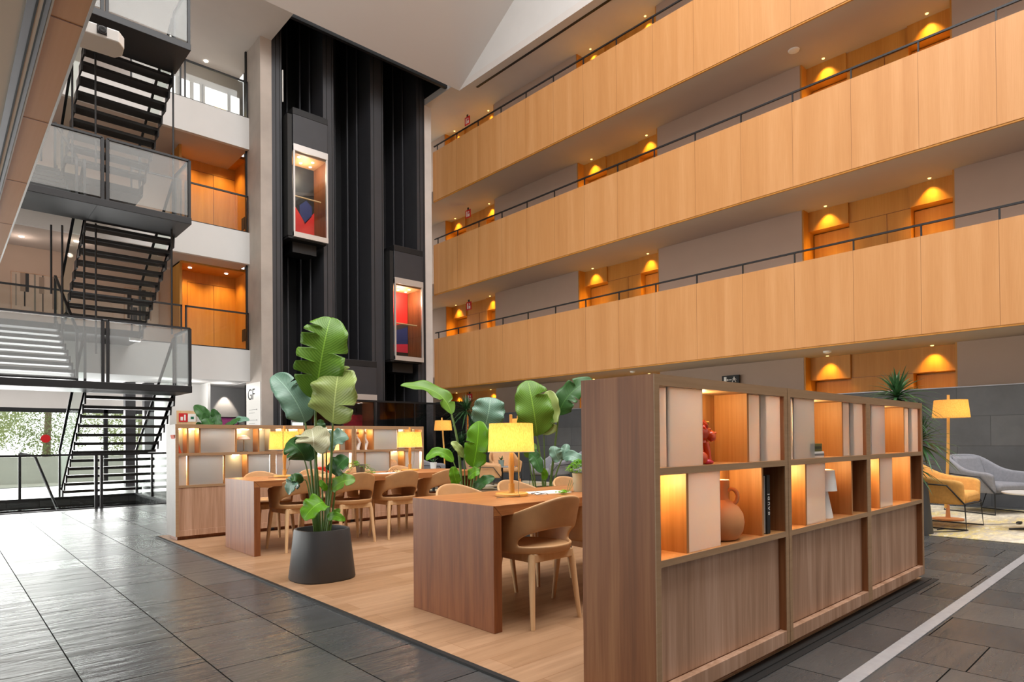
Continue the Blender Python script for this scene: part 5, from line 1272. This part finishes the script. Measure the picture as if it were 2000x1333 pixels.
round_table('low round grey table between the grey armchairs behind the plants', (10.7,9.2), .36, .46, 'tablegrey', 'black')
small_pot('spiky plant in a pale green pot on the small black table', (9.80,11.06,CZ+.501), .07, .15, 'spike', 7, 'potpale')
small_pot('spiky plant in a white pot beyond the far table end', (7.50,10.55,.55), .07, .14, 'spike', 8, 'potwhite')
round_table('small round table carrying the white pot beyond the far table', (7.50,10.55), .26, .535, 'tablegrey', 'black')
def floor_lamp(label, loc, lean, rz, hgt=1.6, power=8):
    t = thing('floor_lamp', label, 'lamp', loc, radians(rz), group='slanted wooden floor lamps')
    MB().lathe([(.17,0),(.18,.004),(.18,.022),(.05,.028),(.03,.03)], 40).build('base', M['lampwood2'], t, smooth=True)
    MB().tube([(0,0,.02),(0,0,.20)], [.03,.02], 14).build('collar', M['lampwood2'], t, smooth=True)
    MB().tube([(-.03,0,.16),(lean*.5,0,.16+(hgt-.16)*.5),(lean,0,hgt+.07)], [.017,.019,.017], 14).build('pole', M['lampwood'], t, smooth=True)
    sh = MB(); sh.lathe([(.215,hgt-.235),(.19,hgt)], 48, (lean+.03,0,0)); sh.f = sh.f[:-2]; sh.build('lamp_shade', M['shade'], t, smooth=True)
    B(lean+.03-.18,lean+.03+.18,-.005,.005,hgt-.02,hgt-.012).build('spider', M['lampwood'], t)
    MB().ball((lean+.05,0,hgt-.12), .035, 8).build('bulb', M['bulbwarm'], t, smooth=True)
    lamp('lamp_light', 'POINT', (lean+.05,.0,hgt-.13), power, (1,.78,.42), .04, parent=t)
    return t
floor_lamp('slanted wooden floor lamp behind the mustard armchair', (9.98,2.28,CZ), .03, -42, 1.60)
floor_lamp('slanted wooden floor lamp glowing in front of the dark wall beyond the far table', (9.05,12.2,CZ), -.10, -42, 1.60, 8)
floor_lamp('slanted wooden floor lamp standing behind the near table lamp', (10.25,10.9,CZ), -.05, -42, 1.62, 8)
tag(MB().tube(smoothpath([(8.55,2.12,CZ+.004),(8.75,1.95,CZ+.004),(9.0,1.86,CZ+.004),(8.98,2.05,CZ+.004),(8.8,2.12,CZ+.004)]), .006, 6).build('power_cable', M['black']), 'black cable loop on the carpet between planter and mustard armchair', 'cable')
plg = thing('floor_plug', 'dark plug on a thin cable lying on the carpet', 'plug', (10.1,1.55,CZ)); B(-.06,.06,-.025,.025,0,.03).build('body', M['black'], plg, bevel=.008); MB().tube([(-.06,0,.012),(-.35,.25,.006),(-.45,.55,.006)], .004, 6).build('cord', M['metalgrey'], plg)
sp_ = thing('wall_spotlight', 'dark cylindrical spotlight on the slate wall near the dracaena', 'spotlight', (12.44,3.35,1.62)); MB().tube([(0,0,0),(-.10,0,0)], .03, 12).build('arm', M['steel'], sp_); MB().tube([(-.10,.16,-.02),(-.10,-.16,.05)], .055, 16).build('head', M['steel'], sp_, smooth=True); MB().tube([(-.10,-.158,.0496),(-.10,-.166,.051)], .045, 16).build('lens', M['chrome'], sp_)

# ---------------------------------------------------------------- garden outside
struct(B(-40,40,21.1,80,-.25,-.02).build('ground_outside', plain('pale terrace', '#b9b6ac', .9, noise=.1, nscale=1)), 'pale terrace outside the glazing', 'ground')
def tree(label, loc, h, r, seed, mat):
    t = thing('tree', label, 'tree', loc, group='trees beyond the garden glazing'); rr = random.Random(seed)
    MB().tube([(0,0,-.05),(.1,.05,h*.5),(0,0,h*.8)], [.14,.1,.05], 8).build('trunk', M['stembrown'], t, smooth=True)
    m = MB(); m.uv = []
    for i in range(8500):
        a = rr.uniform(0,6.283); z = rr.uniform(-1,1); q = rr.uniform(.35,1)**.5; lump = 1+.22*sin(a*3+seed)*cos(z*4)
        c = Vector((cos(a)*math.sqrt(1-z*z)*r*q*lump, sin(a)*math.sqrt(1-z*z)*r*q*lump, h*.55+z*h*.45*q)); s_ = rr.uniform(.03,.062); d = Vector((rr.gauss(0,1),rr.gauss(0,1),rr.gauss(0,1))).normalized(); e = d.orthogonal().normalized(); n0 = len(m.v)
        m.v += [tuple(c-d*s_), tuple(c+e*s_*.5), tuple(c+d*s_), tuple(c-e*s_*.5)]; m.uv += [(0,0),(1,.5),(0,1),(-1,.5)]; m.f.append((n0,n0+1,n0+2,n0+3))
    m.build('crown', M[mat], t); return t
for i, (x, y, h, r, n, mt_) in enumerate(((.6,25.2,3.9,1.45,'bushy tree beyond the glazing at the far left edge','treeleaf'),(3.0,28.4,4.8,1.7,'bushy tree beyond the glazing above the red dot','treeleafB'),(5.4,25.6,4.0,1.45,'bushy tree beyond the glazing seen through the stair treads','treeleaf'),(-2.4,29.0,5,1.9,'bushy tree beyond the glazing outside the left edge','treeleafB'),(7.4,30.0,5,1.9,'bushy tree beyond the glazing behind the dark columns','treeleafB'))):
    tree(n, (x,y,-.02), h, r, i+2, mt_)
struct(B(-8,14,23.2,23.3,-.02,.75).build('wall_garden', plain('white garden wall', '#e8e8e4', .9)), 'low white wall in the garden', 'wall')

# ---------------------------------------------------------------- daylight and view
w = bpy.data.worlds.new('sky'); SC.world = w; w.use_nodes = True
bg = w.node_tree.nodes['Background']; bg.inputs['Color'].default_value = (1,.995,.985,1); bg.inputs['Strength'].default_value = WORLD
# daylight through the rooflight opening and the glazed walls (soft area lights in the openings)
a = lamp('rooflight_daylight', 'AREA', (3.4,1.2,16.3), ROOF, (1,.98,.96), 15.0, (0,0,0), sy=11.5)
a = lamp('garden_daylight', 'AREA', (-1.0,20.8,1.05), GARDEN, (1,.99,.97), 11.0, (radians(-90),0,0), sy=2.0)
a = lamp('side_daylight', 'AREA', (-6.9,12.5,1.6), SIDE, (1,.98,.95), 2.6, (0,radians(-90),0), sy=15)
for x, y, z in ((3.0,18.9,2.7),(-1,18.9,2.7)): pass
SC.view_settings.view_transform = 'Standard'; SC.view_settings.look = 'None'; SC.view_settings.gamma = 1; SC.view_settings.use_curve_mapping = False
SC.view_settings.exposure = EXPO
SC.cycles.use_denoising = True; SC.cycles.max_bounces = 8; SC.cycles.transparent_max_bounces = 16; SC.cycles.diffuse_bounces = 4; SC.cycles.glossy_bounces = 3; SC.cycles.sample_clamp_indirect = 6
SC.cycles.caustics_reflective = False; SC.cycles.caustics_refractive = False
